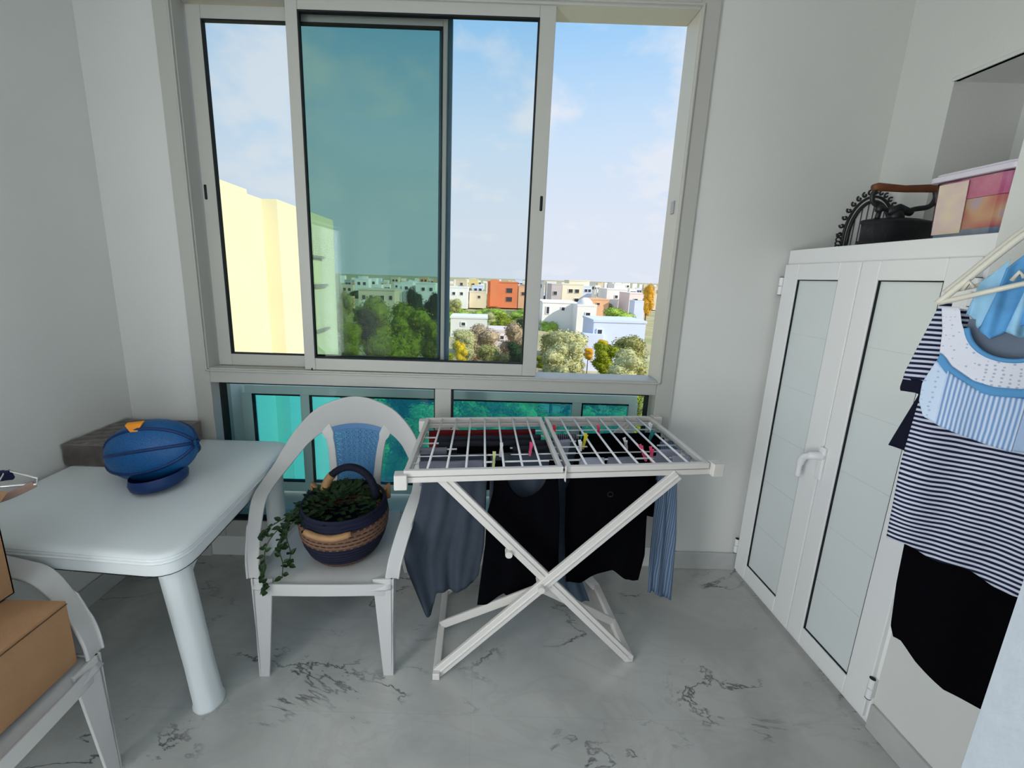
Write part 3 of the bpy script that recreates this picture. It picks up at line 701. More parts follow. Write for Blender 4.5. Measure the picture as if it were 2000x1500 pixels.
b.hexa([q+Vector((-.034, -.012, .022)), q+Vector((-.008, -.02, -.004)), q+Vector((.022, -.016, -.002)), q+Vector((.028, .0, .030)), q+Vector((-.036, .006, .028)), q+Vector((-.008, .0, .016)), q+Vector((.020, .006, .014)), q+Vector((.030, .016, .036))])
b.build('tab', mat('orange_plastic', (.85, .30, .01), .45, .4), ball, bevel=.003)

# ------------------------------------------------------------------ boxes on the left chair
cb1 = thing('cardboard_box', 'larger brown cardboard box lying on the left armchair', 'box', (-1.40, .74, .44))
b = WB(); b.box((-1.60, .50, .447), (-1.168, .985, .655)); b.build('box_body', CARD, cb1, bevel=.002)
b = WB(); b.box((-1.605, .735, .655), (-1.166, .785, .6565)); b.box((-1.168, .735, .58), (-1.1665, .785, .656)); b.build('tape', TAPE, cb1)
b = WB(); b.box((-1.60, .757, .6553), (-1.168, .7595, .6572)); b.box((-1.1665, .50, .644), (-1.1655, .985, .6465)); b.build('flap_seam', mat('card_dark', (.10, .055, .03), .9, .1), cb1)
cb2 = thing('cardboard_box', 'upright open cardboard box standing on top of the larger box at the left edge', 'box', (-1.5, .85, .657), 0)
b = WB(); w_ = .005
x0, x1, y0, y1, z0, z1 = -1.66, -1.335, .70, 1.005, .6585, .93
b.box((x0, y0, z0), (x1, y1, z0+w_)); b.box((x0, y0, z0), (x0+w_, y1, z1)); b.box((x1-w_, y0, z0), (x1, y1, z1)); b.box((x0, y0, z0), (x1, y0+w_, z1)); b.box((x0, y1-w_, z0), (x1, y1, z1))
b.build('box_body', CARD, cb2, bevel=.001)
b = WB(); b.hexa([(x1-.004, y0, z1-.002), (x1, y0, z1-.002), (x1, y1, z1-.002), (x1-.004, y1, z1-.002), (x1-.055, y0+.01, z1+.050), (x1-.051, y0+.01, z1+.050), (x1-.051, y1-.005, z1+.056), (x1-.055, y1-.005, z1+.056)]); b.build('flap', mat('card_light', (.50, .32, .20), .85, .15), cb2)
b = WB(); b.hexa([(x0, y1-.004, z1-.002), (x1, y1-.004, z1-.002), (x1, y1, z1-.002), (x0, y1, z1-.002), (x0, y1+.045, z1+.018), (x1-.02, y1+.045, z1+.018), (x1-.02, y1+.049, z1+.020), (x0, y1+.049, z1+.020)]); b.build('flap', CARD, cb2)
st = thing('bag_strap', 'dark navy strap with a pale metal ring sticking out of the open box', 'strap', (-1.45, 1.05, .95))
b = WB(); b.ribbon(catmull([(-1.62, 1.00, .90), (-1.54, 1.06, .945), (-1.46, 1.10, .965), (-1.415, 1.12, .968)], 5), .036, .012, (.1, .4, -.9)); b.build('webbing', mat('navy_strap', (.01, .015, .045), .8, .2), st, bevel=.003)
b = WB(); b.tube([(-1.425, 1.115, .985), (-1.345, 1.125, .955), (-1.335, 1.11, .945), (-1.42, 1.08, .948)], .004, 8, closed=True); b.build('ring', mat('pale_metal', (.65, .62, .62), .3, .5, .8), st, smooth=True)
b = WB(); b.ribbon(catmull([(-1.34, 1.11, .945), (-1.38, 1.07, .925), (-1.46, 1.02, .905), (-1.52, .99, .89)], 4), .022, .008, (0, .2, -1)); b.build('pale_tab', mat('tan_strap', (.30, .20, .17), .7, .2), st, bevel=.002)

# ------------------------------------------------------------------ basket with plant
BASK = node_mat('woven_dark')[0]
def bask_mat():
    m = MATS['woven_dark']; nt = m.node_tree; N = nt.nodes.new; L = nt.links.new; b = nt.nodes['Principled BSDF']
    tc = N('ShaderNodeTexCoord'); sep = N('ShaderNodeSeparateXYZ'); L(tc.outputs['Object'], sep.inputs[0])
    at2 = N('ShaderNodeMath'); at2.operation = 'ARCTAN2'; L(sep.outputs['Y'], at2.inputs[0]); L(sep.outputs['X'], at2.inputs[1])
    # woven rows
    a = N('ShaderNodeMath'); a.operation = 'MULTIPLY'; a.inputs[1].default_value = 34/math.pi; L(at2.outputs[0], a.inputs[0])
    z = N('ShaderNodeMath'); z.operation = 'MULTIPLY'; z.inputs[1].default_value = 46; L(sep.outputs['Z'], z.inputs[0])
    cb = N('ShaderNodeCombineXYZ'); L(a.outputs[0], cb.inputs[0]); L(z.outputs[0], cb.inputs[1])
    ck = N('ShaderNodeTexBrick'); ck.inputs['Scale'].default_value = 1; ck.inputs['Brick Width'].default_value = 1.6; ck.inputs['Row Height'].default_value = .8; ck.inputs['Mortar Size'].default_value = .32; ck.inputs['Mortar Smooth'].default_value = .25
    L(cb.outputs[0], ck.inputs['Vector'])
    ck.inputs['Color1'].default_value = (.012, .010, .012, 1); ck.inputs['Color2'].default_value = (.09, .02, .015, 1); ck.inputs['Mortar'].default_value = (.17, .10, .065, 1)
    # bands by height on the body: dark, patterned, dark, patterned foot
    rp = N('ShaderNodeValToRGB'); rp.color_ramp.interpolation = 'CONSTANT'; mr = N('ShaderNodeMapRange'); L(sep.outputs['Z'], mr.inputs[0]); mr.inputs[1].default_value = 0; mr.inputs[2].default_value = .25
    L(mr.outputs[0], rp.inputs[0]); e = rp.color_ramp.elements; e[0].position = 0; e[0].color = (1, 1, 1, 1); e[1].position = .10; e[1].color = (0, 0, 0, 1)
    q = e.new(.44); q.color = (1, 1, 1, 1); q = e.new(.74); q.color = (0, 0, 0, 1)
    mx = N('ShaderNodeMix'); mx.data_type = 'RGBA'; L(rp.outputs[0], mx.inputs['Factor']); mx.inputs['A'].default_value = (.010, .012, .030, 1); L(ck.outputs[0], mx.inputs['B'])
    L(mx.outputs['Result'], b.inputs['Base Color']); b.inputs['Roughness'].default_value = .8; b.inputs['Specular IOR Level'].default_value = .2
    wv = N('ShaderNodeTexWave'); wv.inputs['Scale'].default_value = 22; wv.bands_direction = 'Z'; wv.inputs['Distortion'].default_value = 1.5; L(tc.outputs['Object'], wv.inputs['Vector'])
    bp = N('ShaderNodeBump'); bp.inputs['Strength'].default_value = .5; bp.inputs['Distance'].default_value = .01; L(wv.outputs[0], bp.inputs['Height']); L(bp.outputs[0], b.inputs['Normal'])
bask_mat()
LEATH = mat('tan_leather', (.34, .19, .085), .55, .35, bump=.3, bscale=40, var=.15, vscale=25)
NAVYH = mat('navy_handle', (.008, .009, .02), .8, .2, bump=.5, bscale=120)
bk = thing('woven_basket', 'round dark woven basket with a patterned band and leather-wrapped handles on the chair seat', 'basket', (-.565, 1.545, .429))
b = MB()
prof = [(.02, .0), (.115, .0), (.128, .006), (.150, .035), (.168, .075), (.180, .12), (.184, .16), (.178, .20), (.170, .222), (.172, .228), (.166, .232), (.160, .226), (.168, .19), (.172, .14), (.155, .07), (.11, .02), (.02, .018)]
b.lathe(prof, n=56, cap=False); b.build('basket_body', BASK, bk, smooth=True)
def arc3(p0, p1, top, n=20, e=1.0):
    p0, p1, top = Vector(p0), Vector(p1), Vector(top); out = []
    for i in range(n+1):
        a = math.pi*i/n; c = (p0+p1)/2; out.append(c+(p0-c)*math.cos(a)+(top-c)*math.sin(a)**e)
    return out
hp = arc3((-.105, .045, .215), (.125, .03, .215), (.012, .06, .345))
b = MB(); b.tube(hp, [.014]+[.016]*19+[.014], 10); hb = b.build('rear_handle', NAVYH, bk, smooth=True)
b = MB(); b.tube([p for p in hp[1:6]], .019, 10); b.build('leather_wrap', LEATH, hb, smooth=True)
for a_ in (R(35), R(150)):
    b = MB(); p0 = Vector((math.cos(a_)*.165, math.sin(a_)*.165, .21)); b.tube([p0, p0+Vector((math.cos(a_)*.03, math.sin(a_)*.02, .03)), p0+Vector((math.cos(a_)*.028, math.sin(a_)*.02, -.03))], .014, 8)
    b.build('leather_tie', LEATH, bk, smooth=True)
fp = [Vector((x, -.172-.012*math.cos(x*14), .195-.022*math.cos(x*16))) for x in [lerp(-.095, .085, i/10) for i in range(11)]]
b = MB(); b.tube(fp, [.010]+[.0125]*9+[.010], 10); b.build('front_handle', LEATH, bk, smooth=True)

LEAF = mix_mat('dark_leaf', [(.008, .022, .008), (.020, .055, .014), (.035, .09, .02)], 25, .5)
def leaf(b, p, d, up, L_, w_):
    p, d, up = Vector(p), Vector(d).normalized(), Vector(up); s_ = d.cross(up)
    s_ = s_.normalized() if s_.length > .01 else Vector((1, 0, 0)); n_ = s_.cross(d)
    pts = [p, p+d*L_*.3+s_*w_*.5+n_*L_*.05, p+d*L_*.65+s_*w_*.42+n_*L_*.05, p+d*L_, p+d*L_*.65-s_*w_*.42+n_*L_*.05, p+d*L_*.3-s_*w_*.5+n_*L_*.05, p+d*L_*.45-n_*L_*.04]
    b.add(pts, [(0, 1, 6), (1, 2, 6), (2, 3, 6), (3, 4, 6), (4, 5, 6), (5, 0, 6)])
pl = thing('trailing_plant', 'dark green trailing plant filling the basket and hanging over its left side', 'plant', (-.58, 1.54, .60))
rl = random.Random(5); b = WB(); b.fixn = False; sb = WB()
for i in range(330):
    a = rl.uniform(0, 6.28); r_ = .16*math.sqrt(rl.random()); c = Vector((-.575+r_*math.cos(a)-.01, 1.545+r_*math.sin(a), .600+.065*(1-(r_/.17)**2)+rl.uniform(-.02, .03)))
    leaf(b, c, (math.cos(a)+rl.uniform(-.6, .6), math.sin(a)+rl.uniform(-.6, .6), rl.uniform(.0, .8)), (0, 0, 1), rl.uniform(.025, .045), rl.uniform(.016, .028))
vines = [[(-.70, 1.50, .63), (-.76, 1.42, .62), (-.80, 1.36, .57), (-.80, 1.33, .50), (-.795, 1.31, .45), (-.80, 1.30, .405)],
         [(-.70, 1.47, .63), (-.755, 1.41, .60), (-.765, 1.38, .54), (-.745, 1.36, .49), (-.735, 1.33, .45)],
         [(-.72, 1.50, .64), (-.80, 1.44, .61), (-.85, 1.40, .585)],
         [(-.70, 1.52, .65), (-.745, 1.46, .64), (-.755, 1.42, .57), (-.725, 1.385, .52), (-.73, 1.37, .47)],
         [(-.69, 1.55, .65), (-.74, 1.50, .655), (-.765, 1.45, .60), (-.77, 1.42, .55)]]
for vn in vines:
    cp = catmull(vn, 6); sb.tube(cp, .0022, 5)
    for j in range(0, len(cp), 1):
        if rl.random() < .75:
            d = Vector((rl.uniform(-1, 1), rl.uniform(-1, .3), rl.uniform(-.7, .5))); leaf(b, cp[j], d, (0, -.6, 1), rl.uniform(.022, .036), rl.uniform(.014, .021))
b.build('leaves', LEAF, pl); sb.build('stems', mat('stem', (.03, .05, .02), .6), pl)

# ------------------------------------------------------------------ drying rack
FLc, FRc, BRc, BLc = Vector((-.271, 1.31, 0)), Vector((.917, 1.448, 0)), Vector((.905, 1.985, 0)), Vector((-.269, 1.86, 0))
def RK(u, v, z):
    p = (FLc*(1-u)+FRc*u)*(1-v)+(BLc*(1-u)+BRc*u)*v; return Vector((p.x, p.y, z))
rk = thing('drying_rack', 'white winged clothes drying rack loaded with dark laundry', 'drying rack', (.32, 1.64, 0))
def rbar(b, u0, v0, u1, v1, z0, z1, w):   # bar between two (u, v) points, from z0 to z1
    a, c = RK(u0, v0, 0), RK(u1, v1, 0); d = (c-a).normalized(); s_ = Vector((-d.y, d.x, 0))*w/2
    b.hexa([Vector((*(a-s_).xy, z0)), Vector((*(c-s_).xy, z0)), Vector((*(c+s_).xy, z0)), Vector((*(a+s_).xy, z0)), Vector((*(a-s_).xy, z1)), Vector((*(c-s_).xy, z1)), Vector((*(c+s_).xy, z1)), Vector((*(a+s_).xy, z1))])
b = WB()
rbar(b, -.012, .02, 1.03, .02, .868, .890, .022); rbar(b, -.012, .985, 1.0, .985, .868, .890, .022); rbar(b, .012, .0, .012, 1, .870, .888, .020); rbar(b, .99, .0, .99, 1, .870, .888, .020)
b.build('base_frame', RACKM, rk, bevel=.003)
for u0, v0 in ((-.006, .005), (1.008, .005), (-.006, .99), (1.008, .99)):
    b = WB(); rbar(b, u0-.017, v0, u0+.022, v0, .850 if u0 < .5 else .865, .907 if u0 < .5 else .918, .042); b.build('corner_block', RACKM, rk, bevel=.004)
for u0, u1 in ((.004, .494), (.506, .985)):
    b = WB()
    rbar(b, u0, .012, u1, .012, .893, .917, .017); rbar(b, u0, .985, u1, .985, .893, .917, .017); rbar(b, u0+.008, .0, u0+.008, 1, .894, .916, .018); rbar(b, u1-.008, .0, u1-.008, 1, .894, .916, .018)
    wg = b.build('wing', RACKM, rk, bevel=.003)
    for i in range(7):
        uu = lerp(u0+.01, u1-.01, (i+1)/8); b = WB(); b.tube([RK(uu, .01, .912), RK(uu, .99, .912)], .0046, 8); b.build('wing_bar', RACKW, wg, smooth=True)
VL = [.105, .22, .335, .45, .565, .68, .80, .90]
for v_ in VL[:-1]:
    b = WB(); b.tube([RK(.01, v_, .884), RK(.99, v_, .884)], .0038, 8); b.build('line', RACKW, rk, smooth=True)
b = WB(); rbar(b, .499, -.02, .501, -.02, .864, .925, .012); b.build('centre_clip', RACKM, rk)
legdat = [((.115, .06), (.672, 1.435), 0), ((.880, .045), (-.145, 1.350), -.022), ((.115, .93), (.640, 1.835), 0), ((.880, .93), (-.150, 1.775), .022)]
for (u_, v_), ft, off in legdat:
    a = RK(u_, v_, .872); c = Vector((ft[0], ft[1], .012)); a.y += off; 
    b = WB(); b.bar(a, c, .046, .016, up=(0, 1, 0)); b.bar(a+Vector((0, -.010, 0)), c+Vector((0, -.010, .0)), .010, .006, up=(0, 1, 0)); b.build('leg', RACKM, rk, bevel=.003)
for x0, y0, x1, y1 in ((.672, 1.425, .640, 1.85), (-.145, 1.325, -.150, 1.79)):
    b = WB(); b.bar((x0, y0, .016), (x1, y1, .016), .030, .030); b.build('foot_bar', RACKM, rk, bevel=.004)
for p_, q_ in (((.272, 1.405, .372), (.655, 1.60, .03)), ((.252, 1.40, .372), (-.148, 1.56, .03))):
    b = WB(); b.bar(p_, q_, .012, .034); b.build('brace', RACKM, rk, bevel=.002)
b = WB(); b.tube([(.262, 1.36, .398), (.262, 1.43, .398)], .014, 12); b.build('pivot', RACKM, rk)
for (x, z) in ((.128, .548),):
    b = WB(); b.tube([(x, 1.352+.1*x, z), (x, 1.385+.1*x, z)], .014, 12); b.build('stop_knob', RACKM, rk)

# ------------------------------------------------------------------ laundry on the rack
BLK = mat('black_cloth', (.0028, .0028, .004), 1.0, .02, bump=.3, bscale=30)
CHAR = mat('charcoal_cloth', (.048, .060, .080), .95, .1, bump=.3, bscale=30, var=.10, vscale=6)
CHAR2 = mat('dark_charcoal_cloth', (.030, .032, .042), .95, .1, bump=.3, bscale=30, var=.1)
GREY = mat('grey_cloth', (.20, .21, .26), .95, .1, bump=.3, bscale=30, var=.08)
LILAC = mat('pale_grey_cloth', (.36, .37, .46), .95, .1, bump=.3, bscale=30, var=.05)
GBLUE = mat('slate_blue_cloth', (.065, .095, .135), .95, .1, bump=.3, bscale=30, var=.1)
DRED = mat('dark_red_cloth', (.13, .012, .014), .95, .1, bump=.3, bscale=30, var=.15)
BSTR = stripe_mat('blue_pinstripe', (.09, .14, .22), (.20, .27, .38), (1, 0, 0), .009, .5, wob=.01)
PSTR = stripe_mat('dark_fine_stripe', (.03, .02, .04), (.22, .20, .26), (1, 0, 0), .010, .5)
def drape(name, label, cat, m, v, u0, u1, zf, zb=.80, left=None, right=None, zbot=None, folds=4, amp=.010, top=None, nu=36, nf=30, seed=0, ztop=.889, thick=.0035, parts=None):
    """cloth folded over a rack line: back flap, turn over the line, long front"""
    rr = random.Random(seed); ph = [rr.uniform(0, 6.28) for _ in range(4)]
    t = thing(name, label, cat, tuple(RK((u0+u1)/2, v, ztop)))
    dv = (RK(.5, 0, 0)-RK(.5, 1, 0)).normalized()
    b = WB(); b.fixn = False
    nbk = 6
    def P_(i, j):
        s_ = i/nu; 
        if j < nbk and top is None:
            z_ = lerp(zb, ztop-.004, j/nbk); o_ = -.006; tdrop = (ztop-z_)*.5
        elif j == nbk and top is None: z_ = ztop+.001; o_ = 0; tdrop = 0
        else:
            j0 = nbk if top is None else 0; tt = (j-j0)/(nbk+nf-j0); zt = ztop-(top(s_) if top else .0)
            z1 = zf if zbot is None else zbot(s_); tt2 = tt; z_ = lerp(zt, z1, tt2); o_ = .006; tdrop = ztop-z_
        k_ = min(1, tdrop/.5)
        uu = lerp(u0, u1, s_)
        if left or right:
            lu = left(z_) if left else 0; ru = right(z_) if right else 0; uu = lerp(u0+lu, u1+ru, s_)
        fz = math.sin(s_*folds*6.28+ph[0]+z_*2)*.6+math.sin(s_*folds*11+ph[1]-z_*5)*.3+math.sin(s_*folds*2.7+ph[2])*.5
        p = RK(uu, v, z_)+dv*(o_+amp*k_*fz*(1 if o_ > 0 else .5))
        p.z += .003*math.sin(s_*folds*5+ph[3])*(1 if j != nbk else .3)
        return p
    nv_ = nbk+nf
    b.add([P_(i, j) for j in range(nv_+1) for i in range(nu+1)], [(j*(nu+1)+i, j*(nu+1)+i+1, (j+1)*(nu+1)+i+1, (j+1)*(nu+1)+i) for j in range(nv_) for i in range(nu)])
    o = b.build('cloth', m, None, smooth=True, solid=thick); inv = wmat(t).inverted()
    for vtx in o.data.vertices: vtx.co = inv @ vtx.co
    o.parent = t
    return t
zi = lambda tab: (lambda z: interp(tab, z))
drape('long_sleeve_shirt', 'charcoal grey long-sleeved shirt hanging furthest left on the rack', 'shirt', CHAR, .335, .03, .26, .25, .79, left=zi([(.14, .02), (.37, -.045), (.44, -.057), (.63, -.012), (.76, .006), (.9, .0)]), right=zi([(.14, -.06), (.27, -.03), (.47, -.003), (.9, 0)]),
      zbot=zi([(0, .145), (.14, .15), (.26, .20), (.34, .255), (.60, .245), (.84, .27), (.95, .29), (1, .33)]), folds=3, amp=.016, seed=2)
drape('tank_top', 'black tank top with a scooped neck hanging left of the rack centre', 'tank top', BLK, .22, .262, .515, .23, top=lambda s: .0 if s < .16 or s > .86 else .16*math.sqrt(max(0, 1-((s-.51)/.35)**2)),
      left=zi([(.22, -.025), (.53, -.002), (.66, .0), (.75, .018), (.85, .02), (.9, .02)]), right=zi([(.22, .015), (.66, 0), (.80, -.012), (.9, -.02)]), zbot=zi([(0, .24), (.12, .235), (.2, .25), (.32, .285), (.42, .262), (.6, .24), (.75, .25), (.9, .29), (1, .31)]), folds=2, amp=.008, seed=4, nu=60)
drape('grey_tee', 'slate grey top seen through the neckline of the black tank top', 'shirt', CHAR, .335, .27, .50, .45, .78, folds=3, seed=31)
drape('trousers', 'slate blue trouser leg hanging between the two black tops', 'trousers', GBLUE, .565, .50, .625, .10, .72, left=zi([(.0, .07), (.13, .03), (.3, .01), (.9, 0)]), right=zi([(.03, .09), (.15, .05), (.24, .02), (.9, 0)]), zbot=zi([(0, .13), (.4, .07), (1, .035)]), folds=2, amp=.014, seed=5)
tee = drape('t_shirt', 'black T-shirt hanging right of the rack centre', 't-shirt', BLK, .335, .575, .850, .28, .76, left=zi([(.25, .0), (.5, -.02), (.72, -.03), (.78, -.01), (.9, 0)]), right=zi([(.25, .01), (.39, .025), (.64, .012), (.9, 0)]), zbot=zi([(0, .262), (.2, .265), (.45, .30), (.62, .315), (.8, .27), (.93, .255), (1, .26)]), folds=2, amp=.008, seed=6)
b = WB(); c0 = RK(.71, .335, .70); dvv = (RK(.5, 0, 0)-RK(.5, 1, 0)).normalized()*.020; b.tube([c0+dvv+Vector((.012*math.cos(a*.7), 0, .012*math.sin(a*.7))) for a in range(9)], .0012, 5, closed=True); b.tube([c0+dvv+Vector((-.010, 0, -.008)), c0+dvv+Vector((.010, 0, -.008))], .0012, 5)
b.build('chest_emblem', mat('grey_print', (.03, .03, .033), .8, .2), tee)
drape('striped_shirt', 'blue and grey pinstriped shirt hanging at the right end of the rack', 'shirt', BSTR, .50, .925, 1.0, .06, .70, left=zi([(.05, .02), (.3, .01), (.9, 0)]), right=zi([(.05, .055), (.4, .04), (.69, .012), (.8, 0)]), zbot=zi([(0, .12), (.3, .10), (.45, .085), (.7, .06), (.85, .065), (1, .05)]), folds=2.2, amp=.013, seed=8)
GR = 'small laundry folded over the rack lines'
drape('red_cloth', 'dark red cloth folded over the rearmost line of the rack', 'cloth', DRED, .80, .03, .455, .72, .78, folds=3, amp=.02, seed=9, thick=.006)
drape('dark_cloth', 'dark charcoal shorts folded over the line in front of the red cloth', 'shorts', CHAR2, .68, .07, .47, .70, .80, folds=3, amp=.02, seed=10, thick=.006)
drape('dark_cloth', 'near-black cloth lying over the middle line, left half of the rack', 'cloth', CHAR2, .565, .08, .485, .68, .82, folds=3, amp=.02, seed=11, thick=.006)
drape('sock', 'grey sock at the left end of the middle rack line', 'sock', GREY, .45, .02, .115, .72, .84, folds=1, seed=12, thick=.008)
drape('black_cloth', 'black cloth beside the grey sock, left half of the rack', 'cloth', BLK, .45, .15, .34, .70, .84, folds=2, seed=13, thick=.008)
drape('grey_cloth', 'dark grey cloth under the pink peg in the left half of the rack', 'cloth', CHAR2, .45, .35, .485, .68, .84, folds=2, seed=30, thick=.008)
drape('grey_cloth', 'mid grey cloth over the front line at the left end of the rack', 'cloth', GREY, .22, .035, .245, .83, .84, folds=2, seed=14, thick=.006)
drape('striped_cloth', 'small dark cloth with fine stripes just right of the rack centre bar', 'cloth', PSTR, .68, .515, .615, .74, .80, folds=1, seed=15, thick=.006)
drape('pale_cloth', 'pale lilac grey sock just right of the rack centre bar', 'sock', LILAC, .565, .512, .575, .76, .84, folds=1, seed=16, thick=.006)
drape('black_cloth', 'black cloth over the back line in the right half of the rack', 'cloth', BLK, .68, .64, .965, .50, .72, folds=3, amp=.02, seed=17, thick=.008)
drape('black_cloth', 'black cloth under the green-blue peg in the right half of the rack', 'cloth', BLK, .565, .60, .955, .50, .74, folds=3, amp=.02, seed=18, thick=.008)
drape('black_cloth', 'black cloth under the long white peg in the right half of the rack', 'cloth', BLK, .45, .63, .90, .55, .78, folds=3, amp=.02, seed=19, thick=.008)
drape('sock', 'pale grey sock on the front line right of the centre bar', 'sock', LILAC, .22, .575, .66, .83, .84, folds=1, seed=20, thick=.006)
drape('sock', 'grey sock on the front line next to the pale grey one', 'sock', GREY, .22, .675, .77, .83, .84, folds=1, seed=21, thick=.006)
drape('sock', 'grey sock on the front line near the crossed pink pegs', 'sock', GREY, .22, .84, .895, .83, .84, folds=1, seed=22, thick=.006)
drape('pale_cloth', 'pale grey cloth at the right end of the front rack line', 'cloth', LILAC, .22, .91, .975, .83, .84, folds=1, seed=23, thick=.006)
drape('pale_cloth', 'pale grey cloth at the right end of the second rack line', 'cloth', LILAC, .335, .88, .965, .78, .84, folds=1, seed=24, thick=.006)

# clothes pegs
def peg(label, u, v, col, tilt=0, lean=0, L_=.072, z0=.862, name='clothes_peg'):
    p0 = RK(u, v, z0); t = thing(name, label, 'peg', tuple(p0), 0, 'clothes pegs on the rack')
    m_ = MATS.get(col[0]) or mat(col[0], col[1], .35, .5)
    M = Matrix.Rotation(R(tilt), 4, 'Y') @ Matrix.Rotation(R(lean), 4, 'X')
    for s_ in (-1, 1):
        b = MB(); pts = [(0, s_*.004, 0), (0, s_*.0045, L_*.4), (0, s_*.007, L_*.7), (0, s_*.010, L_)]
        b.ribbon(pts, [.009, .010, .009, .014], .004, (1, 0, 0)); b.v = [tuple((M @ Vector(q))) for q in b.v]; b.build('peg_half', m_, t, bevel=.0012)
    b = MB(); b.tube([(-.006, 0, L_*.45), (.006, 0, L_*.45)], .005, 8); b.v = [tuple((M @ Vector(q))) for q in b.v]; b.build('spring', mat('spring_metal', (.5, .5, .5), .3, .5, .9), t)
LIME = ('lime_peg', (.62, .68, .30)); WHT = ('white_peg', (.78, .79, .80)); PINK = ('pink_peg', (.75, .07, .18)); RED = ('red_peg', (.60, .015, .04)); YEL = ('yellow_peg', (.75, .62, .03)); TEALP = ('teal_peg', (.02, .20, .20))
peg('lime green clothes peg in the left half of the rack', .277, .18, LIME, 2, 0)
peg('tall white clothes peg just behind the lime green one', .302, .335, WHT, 4)
peg('pink clothes peg in the left half of the rack', .405, .335, PINK, 6)
peg('red clothes peg beside the centre bar at the back of the rack', .522, .68, RED, 0)
peg('leaning pink-red clothes peg at the back of the right half', .712, .68, PINK, -12)
peg('yellow clothes peg in the right half of the rack', .620, .50, YEL, 8)
peg('white clothes peg below the yellow one', .595, .36, WHT, -6)
peg('long white clothes peg lying over the black cloth in the right half', .785, .45, WHT, -20, 20)
peg('dark green-blue clothes peg on the black cloth near the right end', .888, .565, TEALP, 18)
peg('left one of the two crossed pink clothes pegs near the front right', .822, .26, PINK, -22, -5)
peg('right one of the two crossed pink clothes pegs near the front right', .838, .24, PINK, -10, 12)
peg('white clothes peg at the back right corner of the rack', .930, .72, WHT, -3)

# ------------------------------------------------------------------ clothes hanging at the right
P0 = Vector((1.10, .954, 0)); DS = Vector((.7071, -.7071, 0)); DN = Vector((-.7071, -.7071, 0))
def S(s, z, o=0): return P0+DS*s+DN*o+Vector((0, 0, z))
def cloth(name, m, parent, sl, sr, zb, zt, off, nu=40, nv=40, folds=3, amp=.008, seed=0, thick=.003, depth=True, topk=.2):
    """panel between left/right edge functions of z and bottom/top profiles of s"""
    rr = random.Random(seed); ph = [rr.uniform(0, 6.28) for _ in range(4)]
    b = WB(); b.fixn = False
    def fn(u, v):
        smid0, smid1 = sl(1.3), sr(1.3); s_ = lerp(smid0, smid1, u); z_ = lerp(zb(s_), zt(s_), v); s2 = lerp(sl(z_), sr(z_), u)
        k_ = lerp(1, topk, v)
        f = math.sin(s2*folds*20+ph[0]+z_*3)*.7+math.sin(s2*folds*37+ph[1]-z_*4)*.3+.3*math.sin(z_*14+s2*20+ph[2])
        return S(s2, z_, off+amp*k_*f)
    b.grid(fn, nu, nv); return b.build(name, m, parent, smooth=True, solid=thick)
c_ = lambda k: (lambda x: k)
NAVSTR = stripe_mat('navy_white_stripes', (.012, .014, .045), (.60, .64, .74), (0, 0, 1), .0118, .52, wob=.012, wscale=9)
SLSTR = stripe_mat('navy_white_sleeve_stripes', (.012, .014, .045), (.60, .64, .74), (-.12, -.1, .98), .0118, .52, wob=.006)
NAVY = mat('navy_cloth', (.008, .009, .022), .9, .15, bump=.2, bscale=30)
sk = thing('black_skirt', 'black skirt with a rounded hem hanging lowest on the right', 'skirt', tuple(S(.12, .8, -.03)))
cloth('cloth', BLK, sk, zi([(.57, .09), (.63, .065), (.69, .046), (.82, .036), (1.0, .03)]), c_(.36), zi([(0, .66), (.046, .66), (.07, .628), (.12, .590), (.21, .578), (.36, .60)]), c_(1.05), -.02, seed=3, amp=.012, folds=1.5, topk=.6)
sh = thing('striped_dress', 'navy and white striped short-sleeved dress hanging behind the pale blue nightdress', 'dress', tuple(S(.12, 1.3, 0)))
cloth('body', NAVSTR, sh, zi([(.94, -.004), (1.17, -.012), (1.32, -.008), (1.4, .0), (1.56, -.006)]), c_(.36), lambda s: .957-.17*s+.006*math.sin(s*60), zi([(0, 1.565), (.03, 1.56), (.06, 1.45), (.36, 1.45)]), .01, seed=5, amp=.014, folds=1.6, nu=60, nv=60, topk=.25)
cloth('sleeve', SLSTR, sh, zi([(1.36, -.044), (1.40, -.043), (1.574, -.012)]), zi([(1.33, .012), (1.574, .006)]), lambda s: 1.382-.85*max(0, s+.016)*.7, c_(1.576), .020, seed=6, amp=.004, folds=2, nu=20, nv=30)
cloth('cuff', NAVY, sh, zi([(1.34, -.040), (1.36, -.045), (1.40, -.042)]), zi([(1.30, .004), (1.4, .010)]), lambda s: 1.352-.8*max(0, s+.016)*.8, lambda s: 1.386-.85*max(0, s+.016)*.7, .023, seed=7, amp=.002, nu=12, nv=6)
bl = thing('black_sleeve_top', 'black sleeved garment whose cuff shows left of the striped dress', 'shirt', tuple(S(.0, 1.3, -.02)))
cloth('sleeve', NAVY, bl, zi([(1.185, -.038), (1.20, -.040), (1.34, -.010), (1.4, -.005)]), zi([(1.18, .03), (1.4, .04)]), lambda s: 1.203-.28*max(0, s+.03), c_(1.40), -.004, seed=8, amp=.004, nu=16, nv=16)

